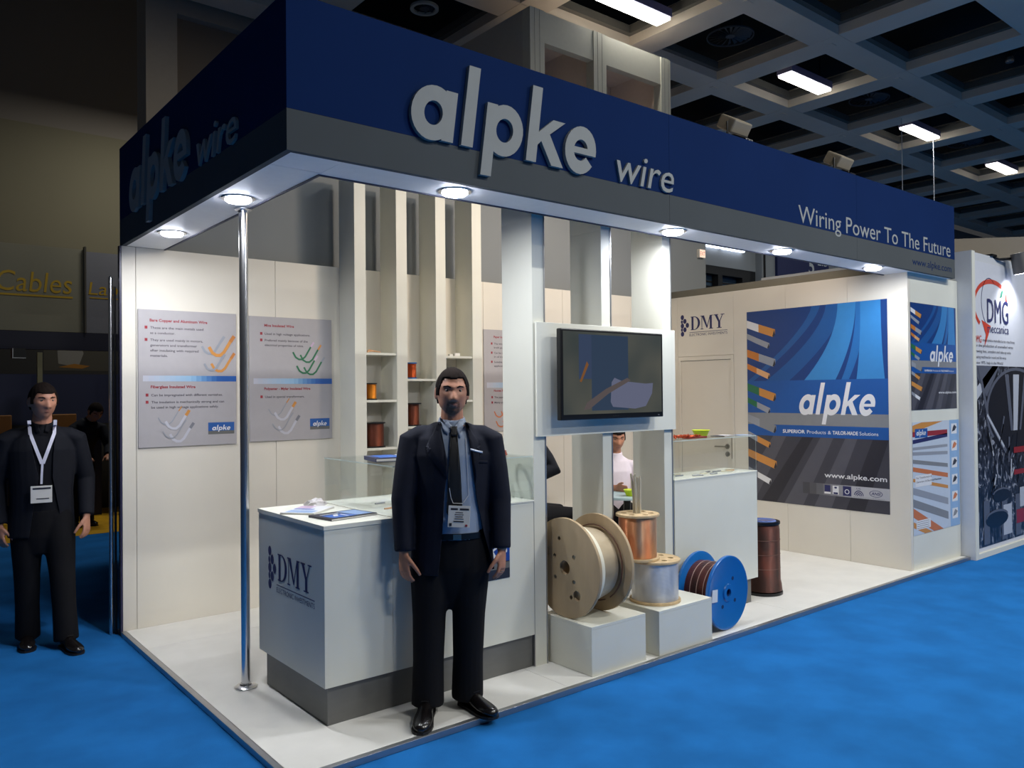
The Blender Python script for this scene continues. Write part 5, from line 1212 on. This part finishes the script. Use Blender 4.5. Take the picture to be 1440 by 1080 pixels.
s2, g4 = sitter((2.60, 1.74, 0), 1.35, 'seated person in black suit, back and lap glimpsed left of the plywood drum', dict(shirt=M_shirtd, jacket=M_suit, pelvis=[(0, .01, .52, .17, .12), (0, .0, .66, .165, .12)], legs=[((-.09, -.02, .61), (-.11, -.46, .61), (-.11, -.42, .09), (-.11, -.37, 0), (-.12, -.63, 0), (-.11, -.42, .06)), ((.09, -.02, .61), (.11, -.46, .61), (.11, -.42, .09), (.11, -.37, 0), (.12, -.63, 0), (.11, -.42, .06))]),
            [((-.18, -.02, .925), (-.22, -.26, .985), (-.10, -.20, 1.16), (.3, .1, 1), (0, 1, 0), (1, 0, 0)), ((.18, -.02, .915), (.27, .06, .70), (.12, -.22, .62), (-.4, -.9, -.1), (-1, 0, 0), (0, 0, -1))])
seat((2.56, 1.745, 0), 1.35, 'chair under the seated person in black suit', M_black)
tb = empty('table', (3.55, 1.40, 0), 'small pale table between the two seated people', 'table')
build('tabletop', lathe(B(), [(0, .72), (.30, .72), (.302, .73), (.30, .74), (0, .74)], (3.55, 1.40, 0), n=48), mat('table_pale_blue', (176, 200, 208), .4), tb, smooth=True)
build('table_column', tube(B(), [(3.55, 1.40, .02), (3.55, 1.40, .7195)], .03, 16), M_black, tb, smooth=True)
build('table_foot', lathe(B(), [(0, .001), (.2, .001), (.2, .01), (.03, .0195), (0, .0195)], (3.55, 1.40, 0), n=32), M_black, tb, smooth=True)
t = empty('green_bowl', (3.46, 1.27, .7405), 'small yellow green bowl on the pale table', 'bowl')
build('bowl_body', lathe(B(), [(0, 0), (.04, 0), (.06, .045), (.065, .05), (.057, .048), (.036, .005), (0, .005)], (3.46, 1.27, .741), n=28), M_lime, t, smooth=True)
build('sweets', lathe(B(), [(0, .006), (.035, .006), (.04, .02), (.02, .032), (0, .035)], (3.46, 1.27, .741), n=12), mat('sweets', (170, 130, 40), .6), t, smooth=True, kind='stuff')
book('leaflet', 3.60, 1.24, .7405, .15, .10, .003, .3, (P_lb,), 'pale leaflet on the table beside the small bowl', 'leaflet', [(P_white, [(.1, .5), (.5, .5), (.5, .9), (.1, .9)])])

# ================================================================== NEIGHBOUR STAND AT THE RIGHT
M_nb = mat('neighbour_white', (206, 208, 212), .4)
nb = empty('wall_neighbour_stand', (6.74, -.06, -.03), kind='structure', label='white panel wall of the neighbouring stand')
build('side_panel', bx(6.72, 6.76, -.055, 2.2, -.029, 2.88), M_nb, nb); build('front_panel', bx(6.7605, 9.2, -.03, .01, -.029, 2.88), M_nb, nb)
build('frame_profile', bx(6.722, 6.79, -.062, -.0555, -.029, 2.88), M_white, nb); build('frame_profile', bx(6.791, 9.2, -.062, -.031, -.029, .02), M_white, nb)
ps = empty('machine_poster', (6.79, -.045, .05), 'tall poster with red and blue emblem above a black and white machine photograph', 'poster')
build('poster_sheet', bx(6.792, 9.1, -.036, -.0305, .021, 2.8), mat('sheet_white', (212, 214, 222), .4), ps)
A = Art((6.79, -.036, 0), X, Z, -Y)
A.L = .0008
mp_ = bpy.data.materials.new('machine_photo'); mp_.use_nodes = True; nt = mp_.node_tree; b = nt.nodes['Principled BSDF']; b.inputs['Roughness'].default_value = .3
tcn = nt.nodes.new('ShaderNodeTexCoord'); mpn = nt.nodes.new('ShaderNodeMapping'); mpn.inputs['Scale'].default_value = (7, 1, 4); mpn.inputs['Rotation'].default_value = (0, .5, 0); nt.links.new(tcn.outputs['Object'], mpn.inputs[0])
nz = nt.nodes.new('ShaderNodeTexNoise'); nz.inputs['Scale'].default_value = 1.6; nz.inputs['Detail'].default_value = 6; nz.inputs['Distortion'].default_value = 2.2; nt.links.new(mpn.outputs[0], nz.inputs[0])
rp = nt.nodes.new('ShaderNodeValToRGB'); e = rp.color_ramp.elements; e[0].position = .42; e[0].color = lin((22, 24, 32)); e[1].position = .60; e[1].color = lin((60, 64, 78)); k_ = e.new(.64); k_.color = lin((170, 174, 186)); k2 = e.new(.72); k2.color = lin((90, 92, 104))
nt.links.new(nz.outputs[0], rp.inputs[0]); nt.links.new(rp.outputs[0], b.inputs['Base Color'])
A.rect('printed_photo', mp_, .04, .06, 2.25, 1.80, 1)
pd, pm, pw, pr = mat('photo_dark', (26, 28, 38), .3), mat('photo_mid', (92, 96, 110), .3), mat('photo_pale', (188, 192, 202), .3), mat('photo_red', (150, 40, 48), .3)
A.poly('printed_photo', pm, [(.04, 1.8), (.04, 1.72), (.30, 1.50), (.62, 1.80)], 2); A.poly('printed_photo', pw, [(.04, 1.58), (.45, 1.80), (.60, 1.80), (.05, 1.46)], 2)
for q in ring_polys(1.05, 1.35, .78, .44, .0, .0, n=30): A.poly('printed_photo', pd, q, 3)
for q in ring_polys(1.05, 1.35, .78, .44, .73, .41, .4, PI * 1.2, 20): A.poly('printed_photo', pm, q, 4)
for (cx, w_, a) in ((.80, .10, .3), (1.05, .16, -.1), (1.30, .07, -.4)):
    A.poly('printed_photo', pm if w_ < .15 else pw, [(cx - w_ / 2, 1.72), (cx + w_ / 2, 1.72), (cx + w_ / 3 + a * .4, 1.15), (cx - w_ / 3 + a * .4, 1.15)], 5)
A.line('printed_photo', pm, [(.12, 1.78), (.32, 1.30), (.75, .95)], .05, 5); A.line('printed_photo', pw, [(.30, 1.32), (.70, 1.0)], .03, 6)
for k in range(26):
    x, y = random.uniform(.3, 1.9), random.uniform(.55, 1.12); a = random.uniform(.6, 2.2); L_ = random.uniform(.08, .28)
    A.line('printed_photo', random.choice([pm, pw, pd, pd]), [(x, y), (x + math.cos(a) * L_, y + math.sin(a) * L_)], random.uniform(.012, .04), 6)
for (x0, y0, x1, y1) in ((.95, .92, 1.5, .98), (.95, .70, 1.5, .75), (1.0, .20, 1.2, .34), (1.32, .22, 1.5, .34)): A.rect('printed_photo', pr, x0, y0, x1, y1, 7)
for cx, cy_, r in ((.62, .52, .22), (.50, .30, .28)):
    for q in ring_polys(cx, cy_, r, r * .28, 0, 0, n=20): A.poly('printed_photo', pd, q, 7)
    for q in ring_polys(cx, cy_ + .02, r, r * .26, r * .88, r * .18, .2, PI, 14): A.poly('printed_photo', pm, q, 8)
for x in (.18, .62, .98): A.rect('printed_photo', pm, x, .08, x + .14, .5, 5)
A.rect('printed_photo', pw, .66, .12, .88, .42, 6); A.rect('printed_photo', pw, 1.1, .36, 1.25, .56, 6)
# emblem and words
er = mat('emblem_red', (206, 70, 50), .4); eg = mat('emblem_green', (50, 120, 100), .4)
for q in ring_polys(.47, 2.38, .46, .27, .42, .225, PI * .32, PI * 1.25, 26): A.poly('printed_emblem', er, q, 2)
A.poly('printed_emblem', er, [(.20, 2.24), (.42, 2.19), (.36, 2.10), (.26, 1.98), (.30, 2.10)], 3)
for q in ring_polys(.40, 2.42, .20, .24, .19, .232, PI * .3, PI * 1.4, 26): A.poly('printed_emblem', M_navy, q, 2)
A.poly('printed_emblem', eg, [(.66, 2.48), (.70, 2.55), (.76, 2.57), (.71, 2.49)], 3); A.poly('printed_emblem', er, [(.80, 2.45), (.815, 2.55), (.845, 2.45)], 3)
A.text('printed_text', M_navy, 'DMG', .335, 2.225, .53, .235, 6); A.text('printed_text', M_navy, 'meccanica', .335, 2.125, .54, .085, 4)
A.text('printed_text', er, 'DMG', .03, 2.02, .16, .07, 4)
for k, (s_, w_) in enumerate((('meccanica manufactures machines', .95), ('for the production of enamelled wires', 1.12), ('drawing lines, annealers and take-up units', 1.05), ('coating machines for round and flat wires', .90), ('Since 1975, Italy in the World', .80))):
    A.text('printed_text', P_text, s_, .22 if k == 0 else .03, 2.035 - .055 * k, w_ * .85, .028, 4)
A.done(ps)
sl = empty('display_spotlight', (7.55, -.25, 2.85), 'grey cylinder spotlight clipped to the neighbouring panel above the emblem', 'spotlight')
build('lamp_body', tube(B(), [(7.60, -.16, 2.93), (7.64, -.18, 2.73)], [.075, .08], 24), mat('spot_grey', (110, 108, 106), .4, .5), sl, smooth=True)
build('lamp_lens', disc(B(), (7.640, -.180, 2.7295), .068, .004, (.19, -.1, -1), 24), glow('spot_white', (230, 235, 255), 12.), sl)
build('arm', tube(B(), [(7.60, -.10, 2.88), (7.42, -.05, 2.86), (7.30, -.015, 2.8805)], .014, 8), M_black, sl, smooth=True); build('clip', bx(7.24, 7.36, -.05, .02, 2.8805, 2.90), M_black, sl)
spot('neighbour_spot', (7.64, -.19, 2.715), 30, COOL, math.radians(120), .6, aim((.0, .32, -1)), .05)

# ================================================================== STAND AT THE FAR LEFT
cb = empty('cables_stand', (.4, 8.6, -.028), 'dim stand at far left with yellow Cables lettering over a dark blue beam', 'stand')
YB = 8.6
mgrey, mgreyb, mnav = mat('stand_beige_grey', (124, 120, 102), .8), mat('stand_blue_grey', (112, 112, 118), .8), mat('beam_navy', (10, 12, 40), .6)
build('fascia_panel', bx(-3.2, .93, YB, YB + .05, 2.425, 3.52), mgrey, cb); build('fascia_panel', bx(.955, 3.2, YB, YB + .05, 2.425, 3.50), mgreyb, cb)
build('fascia_post', bx(.931, .954, YB - .03, YB + .06, 2.42, 3.56), mat('dark_profile', (60, 56, 48), .5), cb)
build('beam', bx(-3.2, 3.2, YB - .02, YB + .1, 2.19, 2.42), mnav, cb)
A = Art((0, YB, 0), X, Z, -Y); ym = mat('letter_yellow', (176, 140, 16), .6)
A.text('printed_text', ym, 'Cables', -.05, 2.925, .84, .26, 6, shear=.12); A.rect('printed_text', ym, -.05, 2.865, .80, 2.89, 6)
A.text('printed_text', ym, 'Lab', .985, 2.935, .36, .17, 6, shear=.12); A.rect('printed_text', ym, 1.0, 2.885, 1.40, 2.90, 6); A.done(cb)
build('side_post', bx(1.42, 1.5, YB, YB + .08, -.028, 2.188), mnav, cb)
build('rear_wall', bx(-3.2, 3.2, 10.4 - .8, 9.66, -.028, 2.5), mat('stand_dark', (44, 42, 40), .8), cb)
A = Art((0, 9.599, 0), X, Z, -Y)
A.rect('wall_picture', mat('pic_a', (70, 66, 56), .6), .62, 1.95, 1.55, 2.42, 1); A.poly('wall_picture', mat('pic_b', (130, 126, 118), .6), [(.78, 2.40), (.80, 2.05), (1.05, 2.0), (1.12, 2.2), (1.05, 2.42)], 2)
A.poly('wall_picture', mat('pic_c', (150, 100, 30), .6), [(.80, 2.0), (1.1, 1.98), (1.2, 2.02), (1.0, 2.05)], 3); A.rect('wall_picture', mat('pic_d', (96, 60, 40), .6), -.4, 2.05, .1, 2.25, 1); A.rect('wall_picture', mat('pic_e', (30, 36, 66), .6), -.5, 1.2, 1.6, 1.9, 1)
A.rect('wall_picture', mat('pic_f', (160, 156, 140), .6), -.4, 2.30, .12, 2.34, 2); A.done(cb)
build('inner_post', bx(.50, .56, 9.3, 9.36, -.028, 2.188), mat('post_pale', (130, 126, 100), .6), cb); build('inner_post', bx(1.30, 1.34, 8.9, 8.95, -.028, 2.0), mat('post_pale', (130, 126, 100), .6), cb)
ct = empty('reception_desk', (.2, 9.0, -.028), 'dark blue desk inside the dim stand at far left', 'desk')
build('desk_front', bx(-.6, 1.2, 8.9, 8.94, -.027, 1.0), mat('desk_navy', (20, 26, 60), .5), ct); build('desk_top', bx(-.62, 1.22, 8.88, 9.4, 1.0005, 1.03), mnav, ct); build('desk_side', bx(-.6, -.56, 8.9405, 9.38, -.027, 1.0), mnav, ct); build('desk_side', bx(1.16, 1.2, 8.9405, 9.38, -.027, 1.0), mnav, ct)
for (x, lb) in ((-.10, 'orange tan chair back left of the walking man’s neck'), (.62, 'orange tan chair back right of the walking man’s shoulder')):
    t = empty('chair', (x, 8.35, -.028), lb, 'chair', 'tan chairs in the far left stand'); mo = mat('chair_tan', (150, 100, 46), .6)
    build('backrest', bx(x - .2, x + .2, 8.50, 8.53, 1.10, 1.36, .01), mo, t); build('seat', bx(x - .2, x + .2, 8.13, 8.5, .66, .70, .01), mo, t)
    for sx in (-.17, .17):
        build('leg', tube(B(), [(x + sx, 8.16, .66), (x + sx, 8.12, -.0275)], .012, 8), M_black, t); build('leg', tube(B(), [(x + sx, 8.515, 1.10), (x + sx, 8.515, .6), (x + sx, 8.55, -.0275)], .012, 8), M_black, t)
t = empty('black_box', (.15, 8.56, 2.2), 'black box fixture under the blue beam at far left', 'fixture')
build('box_body', bx(.10, .24, YB - .19, YB - .03, 2.07, 2.188), M_black, t); build('box_edge', bx(.095, .105, YB - .20, YB - .1905, 2.065, 2.188), M_alu, t); build('box_edge', bx(.1055, .24, YB - .20, YB - .1905, 2.065, 2.075), M_alu, t)
TB = [(0, .0, .90, .16, .115), (0, 0, 1.05, .165, .12), (0, 0, 1.2, .185, .12), (0, 0, 1.3, .165, .10), (0, 0, 1.37, .09, .07)]
s3, g5 = person((.78, 8.0, -.028), .2, 'dark clothed visitor bending forward behind the walking man at far left', dict(
    vox=.012, cvox=.014, head=(.10, -.16, 1.42), neck=(.06, -.08, 1.30), hpitch=.6, torso=[(0, .05, .86, .16, .12), (0, .04, 1.0, .165, .12), (.03, -.01, 1.14, .18, .12), (.05, -.06, 1.26, .16, .10), (.06, -.08, 1.32, .09, .07)],
    arms=[((-.12, -.05, 1.22), (-.2, -.12, .98), (-.1, -.32, .88), (.3, -.9, -.2), (1, 0, 0), (0, 0, -1)), ((.22, -.05, 1.22), (.28, -.12, .98), (.18, -.32, .88), (-.3, -.9, -.2), (-1, 0, 0), (0, 0, -1))],
    legs=[((-.08, .05, .86), (-.09, .03, .47), (-.09, .05, .09), (-.09, .1, 0), (-.1, -.17, 0), (-.09, .05, .05)), ((.08, .05, .86), (.09, .03, .47), (.09, .05, .09), (.09, .1, 0), (.1, -.17, 0), (.09, .05, .05))],
    pelvis=[(0, .05, .74, .16, .11), (0, .05, .88, .16, .11)], shirt=M_shirtd, jacket=M_suit, trousers=M_tr))
